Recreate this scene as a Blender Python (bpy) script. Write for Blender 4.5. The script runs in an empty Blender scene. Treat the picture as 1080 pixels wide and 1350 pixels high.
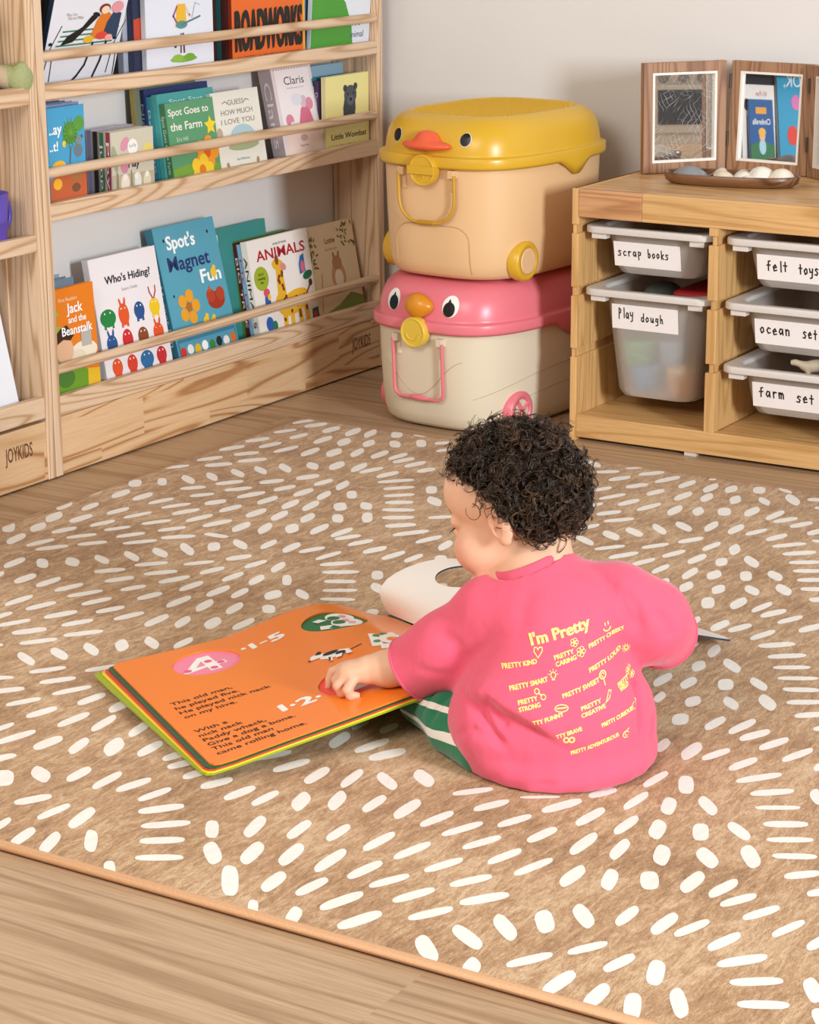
import bpy, math, random
import numpy as np
from mathutils import Vector, Matrix, geometry
from mathutils.bvhtree import BVHTree
random.seed(7)
SC = bpy.context.scene
COLL = SC.collection
PI = math.pi

# ---------------------------------------------------------------- camera
YAW, PITCH, ROLL, CAM_H, FPX = 0.5583, 0.2784, -0.0063, 1.1809, 3070.03
_f = np.array([-math.sin(YAW)*math.cos(PITCH), math.cos(YAW)*math.cos(PITCH), -math.sin(PITCH)])
_r = np.array([math.cos(YAW), math.sin(YAW), 0.0])
_u = np.cross(_r, _f)
_c, _s = math.cos(ROLL), math.sin(ROLL)
_rr, _uu = _c*_r + _s*_u, -_s*_r + _c*_u
cam_data = bpy.data.cameras.new('camera')
cam = bpy.data.objects.new('camera', cam_data)
COLL.objects.link(cam)
cam.matrix_world = Matrix(((_rr[0], _uu[0], -_f[0], 0), (_rr[1], _uu[1], -_f[1], 0),
                           (_rr[2], _uu[2], -_f[2], CAM_H), (0, 0, 0, 1)))
cam_data.sensor_fit = 'VERTICAL'
cam_data.sensor_height = 24
cam_data.lens = FPX*24/1350
cam_data.clip_start = 0.02
SC.camera = cam

# ---------------------------------------------------------------- light
world = bpy.data.worlds.new('world')
SC.world = world
world.use_nodes = True
bg = world.node_tree.nodes['Background']
bg.inputs[0].default_value = (1.0, 0.885, 0.77, 1)
bg.inputs[1].default_value = 0.37
def area(name, loc, target, sx, sy, power, col):
    d = bpy.data.lights.new(name, 'AREA'); d.shape = 'RECTANGLE'; d.size = sx; d.size_y = sy
    d.energy = power; d.color = col
    o = bpy.data.objects.new(name, d); COLL.objects.link(o); o.location = loc
    o.rotation_euler = (Vector(target)-Vector(loc)).to_track_quat('-Z', 'Y').to_euler()
    return o
area('window_daylight', (2.5, 1.35, 1.45), (-1.8, 3.6, 0.25), 0.7, 1.2, 275, (0.86, 0.93, 1.0))
area('left_fill_daylight', (-1.7, -0.1, 2.35), (-1.5, 3.0, 0.2), 1.6, 1.2, 78, (1.0, 0.94, 0.87))  # soft fill; stands for a second, unseen window inferred on the left
SC.view_settings.view_transform = 'Standard'
SC.view_settings.look = 'None'
SC.view_settings.exposure = -0.17
SC.view_settings.gamma = 1.0

# ---------------------------------------------------------------- materials
def lin(h):
    h = h.lstrip('#'); o = []
    for i in (0, 2, 4):
        c = int(h[i:i+2], 16)/255
        o.append(c/12.92 if c <= 0.04045 else ((c+0.055)/1.055)**2.4)
    return tuple(o)+(1.0,)
_mats = {}
def new_mat(name):
    m = bpy.data.materials.new(name); m.use_nodes = True
    return m, m.node_tree.nodes, m.node_tree.links, m.node_tree.nodes['Principled BSDF']
def ink(h, rough=0.5, spec=0.4):
    k = (h, rough, spec)
    if k in _mats: return _mats[k]
    m, n, l, b = new_mat('ink_'+h.lstrip('#'))
    b.inputs['Base Color'].default_value = lin(h); b.inputs['Roughness'].default_value = rough
    b.inputs['Specular IOR Level'].default_value = spec
    _mats[k] = m
    return m
def node(n, t, **kw):
    x = n.new(t)
    for k, v in kw.items():
        if k in x.inputs.keys(): x.inputs[k].default_value = v
        else: setattr(x, k, v)
    return x
def ramp(n, stops):
    r = n.new('ShaderNodeValToRGB'); e = r.color_ramp.elements
    e[0].position, e[0].color = stops[0][0], lin(stops[0][1])
    e[1].position, e[1].color = stops[-1][0], lin(stops[-1][1])
    for p, c in stops[1:-1]:
        x = e.new(p); x.color = lin(c)
    return r
def wood(name, light, mid, dark, axis=0, rings=14.0, rough=0.5, dist=7.0, blocks=None, tone=0.10, fibre=0.35, stretch=0.06, thin=2.4):
    """grain along the given object axis; blocks=(length, width) adds glued finger-joint staves"""
    m, n, l, b = new_mat(name)
    tc = node(n, 'ShaderNodeTexCoord'); oi = node(n, 'ShaderNodeObjectInfo')
    off = node(n, 'ShaderNodeVectorMath', operation='SCALE'); off.inputs[0].default_value = (7.1, 3.3, 5.7)
    l.new(oi.outputs['Random'], off.inputs['Scale'])
    vec = node(n, 'ShaderNodeVectorMath', operation='ADD')
    l.new(tc.outputs['Object'], vec.inputs[0]); l.new(off.outputs[0], vec.inputs[1])
    src = vec.outputs[0]; blockval = None
    if blocks:
        sn = node(n, 'ShaderNodeVectorMath', operation='SNAP')
        inc = [blocks[1]]*3; inc[axis] = blocks[0]
        # stagger the rows of staves
        sep = node(n, 'ShaderNodeSeparateXYZ'); l.new(src, sep.inputs[0])
        oth = [i for i in range(3) if i != axis]
        a1 = node(n, 'ShaderNodeMath', operation='SNAP'); a1.inputs[1].default_value = blocks[1]; l.new(sep.outputs[oth[1]], a1.inputs[0])
        a0 = node(n, 'ShaderNodeMath', operation='SNAP'); a0.inputs[1].default_value = blocks[1]; l.new(sep.outputs[oth[0]], a0.inputs[0])
        mm = node(n, 'ShaderNodeMath', operation='MULTIPLY'); mm.inputs[1].default_value = 7.77; l.new(a1.outputs[0], mm.inputs[0])
        m2 = node(n, 'ShaderNodeMath', operation='MULTIPLY_ADD'); m2.inputs[1].default_value = 5.31; l.new(a0.outputs[0], m2.inputs[0]); l.new(mm.outputs[0], m2.inputs[2])
        ad = node(n, 'ShaderNodeMath', operation='ADD'); l.new(sep.outputs[axis], ad.inputs[0]); l.new(m2.outputs[0], ad.inputs[1])
        cb = node(n, 'ShaderNodeCombineXYZ')
        l.new(ad.outputs[0], cb.inputs[axis]); l.new(a0.outputs[0], cb.inputs[oth[0]]); l.new(a1.outputs[0], cb.inputs[oth[1]])
        sn.inputs[1].default_value = inc; l.new(cb.outputs[0], sn.inputs[0])
        wn = node(n, 'ShaderNodeTexWhiteNoise', noise_dimensions='3D'); l.new(sn.outputs[0], wn.inputs['Vector'])
        blockval = wn.outputs['Value']
        sc2 = node(n, 'ShaderNodeVectorMath', operation='SCALE', Scale=1.7); l.new(wn.outputs['Color'], sc2.inputs[0])
        v2 = node(n, 'ShaderNodeVectorMath', operation='ADD'); l.new(src, v2.inputs[0]); l.new(sc2.outputs[0], v2.inputs[1])
        src = v2.outputs[0]
    mp = node(n, 'ShaderNodeMapping'); sc = [1.0]*3; sc[axis] = stretch; mp.inputs['Scale'].default_value = sc
    l.new(src, mp.inputs['Vector'])
    wv = node(n, 'ShaderNodeTexNoise'); wv.inputs['Scale'].default_value = rings*0.55; wv.inputs['Detail'].default_value = 1.5
    wv.inputs['Distortion'].default_value = dist*0.06
    l.new(mp.outputs[0], wv.inputs['Vector'])
    mu = node(n, 'ShaderNodeMath', operation='MULTIPLY'); mu.inputs[1].default_value = rings*4.2; l.new(wv.outputs['Fac'], mu.inputs[0])
    si = node(n, 'ShaderNodeMath', operation='SINE'); l.new(mu.outputs[0], si.inputs[0])
    mr = node(n, 'ShaderNodeMapRange'); mr.inputs[1].default_value = -1; l.new(si.outputs[0], mr.inputs[0])
    pw = node(n, 'ShaderNodeMath', operation='POWER'); pw.inputs[1].default_value = thin; l.new(mr.outputs[0], pw.inputs[0])
    rp = ramp(n, [(0.0, light), (0.5, mid), (1.0, dark)]); l.new(pw.outputs[0], rp.inputs[0])
    mp2 = node(n, 'ShaderNodeMapping'); s2 = [1.0]*3; s2[axis] = 0.035; mp2.inputs['Scale'].default_value = s2; l.new(src, mp2.inputs['Vector'])
    fn = node(n, 'ShaderNodeTexNoise', Scale=260.0, Detail=3.0, Roughness=0.7); l.new(mp2.outputs[0], fn.inputs['Vector'])
    fr = ramp(n, [(0.30, '#b9b1a8'), (0.62, '#ffffff')]); l.new(fn.outputs['Fac'], fr.inputs[0])
    mx = node(n, 'ShaderNodeMix', data_type='RGBA', blend_type='MULTIPLY'); mx.inputs[0].default_value = fibre
    l.new(rp.outputs[0], mx.inputs[6]); l.new(fr.outputs[0], mx.inputs[7])
    big = node(n, 'ShaderNodeTexNoise', Scale=2.2, Detail=2.0); l.new(mp.outputs[0], big.inputs['Vector'])
    hs = node(n, 'ShaderNodeHueSaturation')
    va = node(n, 'ShaderNodeMapRange'); va.inputs[1].default_value = 0.25; va.inputs[2].default_value = 0.75
    va.inputs[3].default_value = 1-tone; va.inputs[4].default_value = 1+tone
    if blockval is not None:
        l.new(blockval, va.inputs[0]); va.inputs[1].default_value = 0; va.inputs[2].default_value = 1
    else: l.new(big.outputs['Fac'], va.inputs[0])
    l.new(va.outputs[0], hs.inputs['Value']); l.new(mx.outputs[2], hs.inputs['Color'])
    l.new(hs.outputs[0], b.inputs['Base Color'])
    b.inputs['Roughness'].default_value = rough
    bp = node(n, 'ShaderNodeBump', Strength=0.08, Distance=0.002); l.new(fn.outputs['Fac'], bp.inputs['Height']); l.new(bp.outputs[0], b.inputs['Normal'])
    return m
def plain(name, h, rough=0.5, spec=0.5, noise=0.0, scale=30.0, bump=0.0, sss=0.0, sheen=0.0):
    m, n, l, b = new_mat(name)
    b.inputs['Base Color'].default_value = lin(h); b.inputs['Roughness'].default_value = rough
    b.inputs['Specular IOR Level'].default_value = spec
    if noise or bump:
        tc = node(n, 'ShaderNodeTexCoord'); nz = node(n, 'ShaderNodeTexNoise', Scale=scale, Detail=4.0)
        l.new(tc.outputs['Object'], nz.inputs['Vector'])
        if noise:
            hs = node(n, 'ShaderNodeHueSaturation', Color=lin(h)); mr = node(n, 'ShaderNodeMapRange')
            mr.inputs[3].default_value = 1-noise; mr.inputs[4].default_value = 1+noise
            l.new(nz.outputs['Fac'], mr.inputs[0]); l.new(mr.outputs[0], hs.inputs['Value']); l.new(hs.outputs[0], b.inputs['Base Color'])
        if bump:
            bp = node(n, 'ShaderNodeBump', Strength=bump, Distance=0.003); l.new(nz.outputs['Fac'], bp.inputs['Height']); l.new(bp.outputs[0], b.inputs['Normal'])
    if sss:
        b.inputs['Subsurface Weight'].default_value = sss; b.inputs['Subsurface Radius'].default_value = (0.008, 0.003, 0.002)
        b.inputs['Subsurface Scale'].default_value = 1.0
    if sheen: b.inputs['Sheen Weight'].default_value = sheen
    return m

# ---------------------------------------------------------------- mesh helpers
def tag(o, label=None, cat=None, group=None, kind=None):
    if label: o['label'] = label
    if cat: o['category'] = cat
    if group: o['group'] = group
    if kind: o['kind'] = kind
    return o
def empty(name, loc=(0, 0, 0), rot=(0, 0, 0), label=None, cat=None, group=None):
    o = bpy.data.objects.new(name, None); COLL.objects.link(o)
    o.location = loc; o.rotation_euler = rot; o.empty_display_size = 0.05
    return tag(o, label, cat, group)
class MB:
    def __init__(s): s.v, s.f, s.m, s.sm, s.mats = [], [], [], [], []
    def mi(s, mat):
        if mat not in s.mats: s.mats.append(mat)
        return s.mats.index(mat)
    def add(s, vs, fs, mat, smooth=False):
        o = len(s.v); k = s.mi(mat)
        s.v.extend([tuple(map(float, p)) for p in vs])
        for f in fs:
            s.f.append([i+o for i in f]); s.m.append(k); s.sm.append(smooth)
        return s
    def box(s, lo, hi, mat):
        x0, y0, z0 = lo; x1, y1, z1 = hi
        return s.add([(x0, y0, z0), (x1, y0, z0), (x1, y1, z0), (x0, y1, z0), (x0, y0, z1), (x1, y0, z1), (x1, y1, z1), (x0, y1, z1)],
                     [(0, 3, 2, 1), (4, 5, 6, 7), (0, 1, 5, 4), (1, 2, 6, 5), (2, 3, 7, 6), (3, 0, 4, 7)], mat)
    def loft(s, rings, mat, cap0=True, cap1=True, smooth=True, closed=False):
        n = len(rings[0]); vs = [p for r in rings for p in r]; fs = []
        R = len(rings)
        for i in range(R if closed else R-1):
            a, b2 = i*n, ((i+1) % R)*n
            for j in range(n):
                k = (j+1) % n
                fs.append((a+j, a+k, b2+k, b2+j))
        s.add(vs, fs, mat, smooth)
        if not closed:
            if cap0: s.add(rings[0], [tuple(range(n))[::-1]], mat, False)
            if cap1: s.add(rings[-1], [tuple(range(n))], mat, False)
        return s
    def tube(s, pts, r, mat, n=8, closed=False, flat=None):
        P = [Vector(p) for p in pts]; N = len(P); rings = []; up = None
        for i in range(N):
            a = P[(i-1) % N] if (closed or i > 0) else P[0]
            c = P[(i+1) % N] if (closed or i < N-1) else P[-1]
            t = (c-a).normalized()
            if up is None:
                up = Vector((0, 0, 1)) if abs(t.z) < 0.9 else Vector((1, 0, 0))
            x = up.cross(t)
            if x.length < 1e-6: x = Vector((1, 0, 0)).cross(t)
            x.normalize(); y = t.cross(x).normalized(); up = y
            rad = r[i] if isinstance(r, (list, tuple)) else r
            rings.append([P[i]+(x*math.cos(2*PI*j/n)+y*math.sin(2*PI*j/n)*(flat or 1))*rad for j in range(n)])
        return s.loft(rings, mat, closed=closed)
    def ell(s, c, r, mat, nu=24, nv=14, M=None):
        rings = []
        for i in range(1, nv):
            a = PI*i/nv
            ring = []
            for j in range(nu):
                q = Vector((r[0]*math.sin(a)*math.cos(2*PI*j/nu), r[1]*math.sin(a)*math.sin(2*PI*j/nu), -r[2]*math.cos(a)))
                if M is not None: q = M @ q
                ring.append(q+Vector(c))
            rings.append(ring)
        n = nu; s.loft(rings, mat, cap0=False, cap1=False)
        lo = Vector((0, 0, -r[2])); hi = Vector((0, 0, r[2]))
        if M is not None: lo, hi = M @ lo, M @ hi
        s.add(rings[0]+[lo+Vector(c)], [(j, n, (j+1) % n) for j in range(n)][::1], mat, True)
        s.add(rings[-1]+[hi+Vector(c)], [(j, (j+1) % n, n) for j in range(n)], mat, True)
        return s
    def art(s, items, w, h, fn, scale=None):
        """flat printed shapes: fn(x, y, k) maps metres on the sheet to 3-D; k is the layer"""
        boxes = []
        for it in items:
            t = it[0]
            if t == 'e': q = max(it[3], it[4])*w; bb = (it[1]*w-q, it[2]*h-q, it[1]*w+q, it[2]*h+q)
            elif t in 'pl':
                pad = it[2]*w/2 if t == 'l' else 0
                bb = (min(a for a, _ in it[1])*w-pad, min(b for _, b in it[1])*h-pad, max(a for a, _ in it[1])*w+pad, max(b for _, b in it[1])*h+pad)
            else:
                kw = it[-1] if isinstance(it[-1], dict) else {}
                q = kw['fit']*w if 'fit' in kw else len(it[1])*it[4]*h*.8
                x0 = it[2]*w-(q/2 if kw.get('al', 'C') == 'C' else 0); bb = (x0, it[3]*h-it[4]*h*.4, x0+q, it[3]*h+it[4]*h*1.2)
            k = max([b[4]+1 for b in boxes if b[0] < bb[2] and bb[0] < b[2] and b[1] < bb[3] and bb[1] < b[3]], default=0)
            boxes.append((*bb, k))
        for (_, _, _, _, k), it in zip(boxes, items):
            t = it[0]; mat = it[-1] if not isinstance(it[-1], dict) else it[-2]
            if isinstance(mat, str): mat = ink(mat)
            if t == 'e':
                _, cx, cy, rx, ry, rot = it[:6]; N = 22
                cr, sr = math.cos(rot), math.sin(rot)
                P = []
                for j in range(N):
                    a = 2*PI*j/N; x, y = rx*w*math.cos(a), ry*w*math.sin(a)
                    P.append((cx*w+x*cr-y*sr, cy*h+x*sr+y*cr))
                c0 = (cx*w, cy*h)
                P = [c0]+[(c0[0]+(x-c0[0])*.55, c0[1]+(y-c0[1])*.55) for x, y in P]+P
                s.add([fn(x, y, k) for x, y in P], [(0, 1+j, 1+(j+1) % N) for j in range(N)]+[(1+j, 1+N+j, 1+N+(j+1) % N, 1+(j+1) % N) for j in range(N)], mat)
            elif t == 'p':
                P = [(x*w, y*h) for x, y in it[1]]
                tri = geometry.tessellate_polygon([[Vector((x, y, 0)) for x, y in P]])
                ar = sum(P[i][0]*P[(i+1) % len(P)][1]-P[(i+1) % len(P)][0]*P[i][1] for i in range(len(P)))
                fs = []
                for f in tri:
                    (ax, ay), (bx, by), (cx, cy) = (P[i] for i in f)
                    o2 = (bx-ax)*(cy-ay)-(by-ay)*(cx-ax)
                    fs.append(tuple(f) if o2 > 0 else tuple(f)[::-1])
                s.add([fn(x, y, k) for x, y in P], fs, mat)
            elif t == 'l':      # polyline with width
                pts = [Vector((x*w, y*h)) for x, y in it[1]]; hw = it[2]*w/2
                for a, b2 in zip(pts, pts[1:]):
                    d = (b2-a)
                    if d.length < 1e-6: continue
                    d.normalize(); nn = Vector((-d.y, d.x))*hw; d = d*hw*0.7
                    q = [a-d-nn, b2+d-nn, b2+d+nn, a-d+nn]
                    s.add([fn(x.x, x.y, k) for x in q], [(0, 1, 2, 3)], mat)
            elif t == 't':
                _, txt, x0, y0, cap = it[:5]; kw = it[-1] if isinstance(it[-1], dict) else {}
                bo = kw.get('bold', 0); V, F = text_geo(txt, min(bo, .014))
                wid = max(v[0] for v in V); sc = cap*h/0.69; sx = sc*kw.get('sx', 1)
                if 'fit' in kw: sx = kw['fit']*w/wid
                shift = -wid*sx/2 if kw.get('al', 'C') == 'C' else 0
                cr, sr = math.cos(kw.get('rot', 0)), math.sin(kw.get('rot', 0))
                P = []
                for x, y in V:
                    x, y = x*sx+shift+kw.get('slant', 0)*y*sc, y*sc
                    P.append(fn(x0*w+x*cr-y*sr, y0*h+x*sr+y*cr, k))
                s.add(P, F, mat)
                if bo > .014:       # heavier lettering: the strokes widened sideways
                    for sg in (-1, 1):
                        P = []
                        for x, y in V:
                            x, y = x*sx+shift+sg*(bo-.014)*sc*1.1, y*sc+sg*(bo-.014)*sc*.4
                            P.append(fn(x0*w+x*cr-y*sr, y0*h+x*sr+y*cr, k+.3*sg+.4))
                        s.add(P, F, mat)
        return s
    def build(s, name, parent=None, bevel=0, segs=2, subsurf=0, loc=None, rot=None, solid=0):
        me = bpy.data.meshes.new(name); me.from_pydata(s.v, [], s.f)
        for m in s.mats: me.materials.append(m)
        me.polygons.foreach_set('material_index', s.m); me.polygons.foreach_set('use_smooth', s.sm)
        me.update()
        o = bpy.data.objects.new(name, me); COLL.objects.link(o)
        if parent is not None: o.parent = parent
        if loc is not None: o.location = loc
        if rot is not None: o.rotation_euler = rot
        if bevel:
            b = o.modifiers.new('bevel', 'BEVEL'); b.width = bevel; b.segments = segs; b.limit_method = 'ANGLE'; b.angle_limit = 0.6
            b.harden_normals = False
        if solid:
            b = o.modifiers.new('solid', 'SOLIDIFY'); b.thickness = solid; b.offset = -1
        if subsurf:
            b = o.modifiers.new('sub', 'SUBSURF'); b.levels = subsurf; b.render_levels = subsurf
        return o
_tc = {}
def text_geo(txt, bold=0.0):
    k = (txt, bold)
    if k in _tc: return _tc[k]
    c = bpy.data.curves.new('lettering', 'FONT'); c.body = txt; c.size = 1; c.offset = bold; c.resolution_u = 3
    o = bpy.data.objects.new('lettering', c)
    me = bpy.data.meshes.new_from_object(o)
    V = [(v.co.x, v.co.y) for v in me.vertices]; F = []
    for p in me.polygons:
        f = list(p.vertices)
        a = sum(V[f[i]][0]*V[f[(i+1) % len(f)]][1]-V[f[(i+1) % len(f)]][0]*V[f[i]][1] for i in range(len(f)))
        F.append(tuple(f) if a > 0 else tuple(f[::-1]))
    x0 = min(v[0] for v in V); V = [(x-x0, y) for x, y in V]
    bpy.data.objects.remove(o); bpy.data.curves.remove(c); bpy.data.meshes.remove(me)
    _tc[k] = (V, F)
    return _tc[k]
# hand lettering as pen strokes in a unit box
PEN = {'s': [[(.8, .75), (.45, .85), (.3, .65), (.7, .35), (.55, .05), (.15, .1)]], 'c': [[(.8, .65), (.5, .75), (.25, .4), (.45, .05), (.8, .15)]],
 'r': [[(.3, .75), (.35, .0)], [(.33, .45), (.55, .75), (.8, .7)]], 'a': [[(.75, .7), (.4, .75), (.2, .35), (.4, .05), (.7, .3), (.75, .7), (.8, .0)]],
 'p': [[(.3, .8), (.3, -.45)], [(.3, .75), (.75, .7), (.7, .3), (.3, .25)]], 'b': [[(.3, 1.3), (.3, .0)], [(.3, .5), (.65, .65), (.75, .3), (.55, .0), (.3, .05)]],
 'o': [[(.5, .75), (.2, .45), (.4, .02), (.75, .25), (.7, .65), (.5, .75)]], 'k': [[(.3, 1.3), (.3, 0)], [(.8, .75), (.35, .4), (.8, 0)]],
 'l': [[(.5, 1.3), (.5, 0)]], 'y': [[(.2, .8), (.3, .35), (.7, .4)], [(.8, .8), (.65, -.3), (.3, -.4)]], 'd': [[(.75, 1.3), (.75, 0)], [(.75, .6), (.35, .65), (.25, .2), (.5, .0), (.75, .2)]],
 'u': [[(.25, .75), (.3, .1), (.6, .05), (.75, .7), (.8, .0)]], 'g': [[(.75, .7), (.35, .7), (.3, .25), (.7, .25), (.75, .7), (.7, -.3), (.3, -.4)]],
 'h': [[(.25, 1.3), (.3, 0)], [(.3, .5), (.6, .7), (.75, .0)]], 'f': [[(.75, 1.2), (.45, 1.15), (.4, 0)], [(.15, .65), (.75, .7)]], 'e': [[(.2, .4), (.75, .5), (.55, .8), (.25, .55), (.35, .05), (.8, .15)]],
 't': [[(.5, 1.15), (.5, .0)], [(.2, .7), (.8, .7)]], 'n': [[(.25, .75), (.3, 0)], [(.28, .5), (.55, .75), (.75, .6), (.75, 0)]], 'm': [[(.15, .75), (.2, 0)], [(.2, .5), (.4, .75), (.5, .5), (.5, 0)], [(.5, .5), (.7, .75), (.85, .5), (.85, 0)]],
 'P': [[(.35, 1.3), (.3, -.1)], [(.35, 1.25), (.75, 1.1), (.7, .7), (.35, .6)]]}
def pen_art(txt, x, y, adv, hgt, wid, mat, jit=0.06):
    rnd = random.Random(txt); out = []
    for ch in txt:
        dy = rnd.uniform(-jit, jit)*hgt
        for st in PEN.get(ch, []):
            out.append(('l', [(x+px*adv*0.95, y+dy+py*hgt) for px, py in st], wid, mat))
        x += adv*(0.7 if ch in 'l' else 1.0)
    return out
# implicit shapes on a grid, meshed with surface nets
class SDF:
    def __init__(s, lo, hi, h):
        s.lo, s.h = np.array(lo, float), h
        s.n = np.ceil((np.array(hi)-s.lo)/h).astype(int)+1
        s.F = np.full(s.n, 1.0, np.float32)
    def grid(s, lo, hi):
        a = np.clip(np.floor((np.array(lo)-s.lo)/s.h).astype(int), 0, s.n-1); b = np.clip(np.ceil((np.array(hi)-s.lo)/s.h).astype(int)+1, 1, s.n)
        ax = [s.lo[i]+s.h*np.arange(a[i], b[i]) for i in range(3)]
        return tuple(slice(a[i], b[i]) for i in range(3)), np.meshgrid(*ax, indexing='ij')
    def mix(s, sl, d, k, sub=False):
        A = s.F[sl]
        if sub: A, d = -A, d
        if k > 0:
            hh = np.clip(0.5+0.5*(d-A)/k, 0, 1); r = d*(1-hh)+A*hh-k*hh*(1-hh)
        else: r = np.minimum(A, d)
        s.F[sl] = -r if sub else r
    def cone(s, a, b, ra, rb, k=0.01, sub=False, m=None):
        a, b = np.array(a, float), np.array(b, float); R = max(ra, rb)+max(k, .004)*2+s.h*3
        sl, (X, Y, Z) = s.grid(np.minimum(a, b)-R, np.maximum(a, b)+R)
        d = b-a; L = d@d
        t = np.clip(((X-a[0])*d[0]+(Y-a[1])*d[1]+(Z-a[2])*d[2])/max(L, 1e-9), 0, 1)
        D = np.sqrt((X-a[0]-t*d[0])**2+(Y-a[1]-t*d[1])**2+(Z-a[2]-t*d[2])**2)-(ra+(rb-ra)*t)
        s.mix(sl, D, k, sub)
    def ell(s, c, r, k=0.01, sub=False, M=None):
        c = np.array(c, float); r = np.array(r, float); R = r.max()+max(k, .004)*2+s.h*3
        sl, (X, Y, Z) = s.grid(c-R, c+R)
        P = np.stack([X-c[0], Y-c[1], Z-c[2]], -1)
        if M is not None: P = P@np.array(M).T      # rows of M are the local axes
        q0 = np.sqrt((P/r)**2 @ np.ones(3)); q1 = np.sqrt((P/(r*r))**2 @ np.ones(3))
        s.mix(sl, q0*(q0-1)/np.maximum(q1, 1e-6), k, sub)
    def chain(s, pts, rad, k=0.006):
        for i in range(len(pts)-1): s.cone(pts[i], pts[i+1], rad[i], rad[i+1], k)
    def clip(s, p, nrm):
        sl, (X, Y, Z) = s.grid(s.lo, s.lo+s.h*(s.n-1))
        nrm = np.array(nrm, float); nrm /= np.linalg.norm(nrm)
        s.F[sl] = np.maximum(s.F[sl], (X-p[0])*nrm[0]+(Y-p[1])*nrm[1]+(Z-p[2])*nrm[2])
    def mesh(s, smooth=2):
        F = s.F; n = F.shape; neg = F < 0
        c = np.zeros(np.array(n)-1, np.uint8)
        cor = [(i, j, k) for i in (0, 1) for j in (0, 1) for k in (0, 1)]
        for i, j, k in cor: c += neg[i:n[0]-1+i, j:n[1]-1+j, k:n[2]-1+k]
        idx = np.argwhere((c > 0) & (c < 8)); N = len(idx)
        val = np.stack([F[idx[:, 0]+i, idx[:, 1]+j, idx[:, 2]+k] for i, j, k in cor], 1)
        acc = np.zeros((N, 3)); cnt = np.zeros(N)
        for a in range(8):
            for b in range(a+1, 8):
                if sum(abs(cor[a][q]-cor[b][q]) for q in range(3)) != 1: continue
                va, vb = val[:, a], val[:, b]; m = (va < 0) != (vb < 0)
                t = va[m]/(va[m]-vb[m]); A, B = np.array(cor[a]), np.array(cor[b])
                acc[m] += A+t[:, None]*(B-A); cnt[m] += 1
        V = (idx+acc/cnt[:, None])*s.h+s.lo
        mp = np.full(c.shape, -1, np.int32); mp[tuple(idx.T)] = np.arange(N)
        Q = []
        for ax in range(3):
            o1, o2 = [q for q in range(3) if q != ax]
            sl0 = [slice(1, n[q]-1) for q in range(3)]; sl1 = list(sl0)
            sl0[ax] = slice(0, n[ax]-1); sl1[ax] = slice(1, n[ax])
            a, b = neg[tuple(sl0)], neg[tuple(sl1)]
            e = np.argwhere(a != b); flip = a[tuple(e.T)]
            e = e+np.array([0 if q == ax else 1 for q in range(3)])
            def cell(d1, d2):
                x = e.copy(); x[:, o1] -= d1; x[:, o2] -= d2
                return mp[tuple(x.T)]
            q = np.stack([cell(1, 1), cell(0, 1), cell(0, 0), cell(1, 0)], 1)
            fl = flip if ax != 1 else ~flip
            q[~fl] = q[~fl][:, ::-1]
            Q.append(q)
        Q = np.concatenate(Q); Q = Q[(Q >= 0).all(1)]
        for _ in range(smooth):
            S = np.zeros_like(V); W = np.zeros(N)
            for i in range(4):
                for j in ((i+1) % 4, (i+3) % 4):
                    np.add.at(S, Q[:, i], V[Q[:, j]]); np.add.at(W, Q[:, i], 1)
            V = 0.5*V+0.5*S/np.maximum(W, 1)[:, None]
        return V, Q
def np_obj(name, V, Q, mats, parent=None, mi=None, loc=None):
    me = bpy.data.meshes.new(name)
    me.vertices.add(len(V)); me.vertices.foreach_set('co', np.asarray(V, np.float32).ravel())
    me.loops.add(Q.size); me.loops.foreach_set('vertex_index', np.asarray(Q, np.int32).ravel())
    me.polygons.add(len(Q)); me.polygons.foreach_set('loop_start', np.arange(0, Q.size, Q.shape[1], dtype=np.int32))
    for m in mats: me.materials.append(m)
    if mi is not None: me.polygons.foreach_set('material_index', np.asarray(mi, np.int32))
    me.update(calc_edges=True); me.validate()
    me.polygons.foreach_set('use_smooth', np.ones(len(me.polygons), bool))
    o = bpy.data.objects.new(name, me); COLL.objects.link(o)
    if parent is not None: o.parent = parent
    if loc is not None: o.location = loc
    return o
# ---------------------------------------------------------------- room
XW, YW = -3.03, 4.595
pine = lambda nm, ax, **k: wood(nm, '#e2c4a4', '#dab996', '#c09a74', axis=ax, **k)
PINE_Y = pine('shelf_pine_y', 1, rings=22, tone=0.05, fibre=0.25)
PINE_Z = pine('shelf_pine_z', 2, rings=22, tone=0.05, fibre=0.25)
PINE_BASE = wood('shelf_pine_staves', '#dfba8f', '#d5ab7b', '#b07e52', axis=1, rings=15, dist=14, blocks=(0.36, 0.075), tone=0.07, stretch=0.13, thin=3.2, fibre=0.25)
TP = ('#dcae72', '#d5a669', '#c69659')
TRO_X = wood('honey_pine_x', *TP, axis=0, rings=20, tone=0.07)
TRO_Z = wood('honey_pine_z', *TP, axis=2, rings=20, tone=0.07)
TRO_Y = wood('honey_pine_y', *TP, axis=1, rings=20, tone=0.07)
TRO_TOP = wood('honey_pine_staves', '#dcb07a', '#d4a66c', '#c08f58', axis=0, rings=20, blocks=(0.42, 0.055), tone=0.06, rough=0.34)
TRO_FASCIA = wood('reddish_pine', '#d09c6c', '#c89262', '#b57f52', axis=0, rings=18, stretch=0.14, tone=0.04)
WALNUT = wood('walnut', '#a9805f', '#9f7455', '#875f45', axis=2, rings=24, tone=0.05)
WALNUT_X = wood('walnut_tray', '#7f5636', '#70482b', '#553420', axis=0, rings=22, tone=0.05, rough=0.35)
FLOOR = wood('oak_floor', '#bd9e7d', '#b79776', '#a48463', axis=0, rings=16, dist=5, blocks=(1.9, 0.19), tone=0.03, rough=0.42, fibre=0.5, stretch=0.022, thin=3.0)
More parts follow.
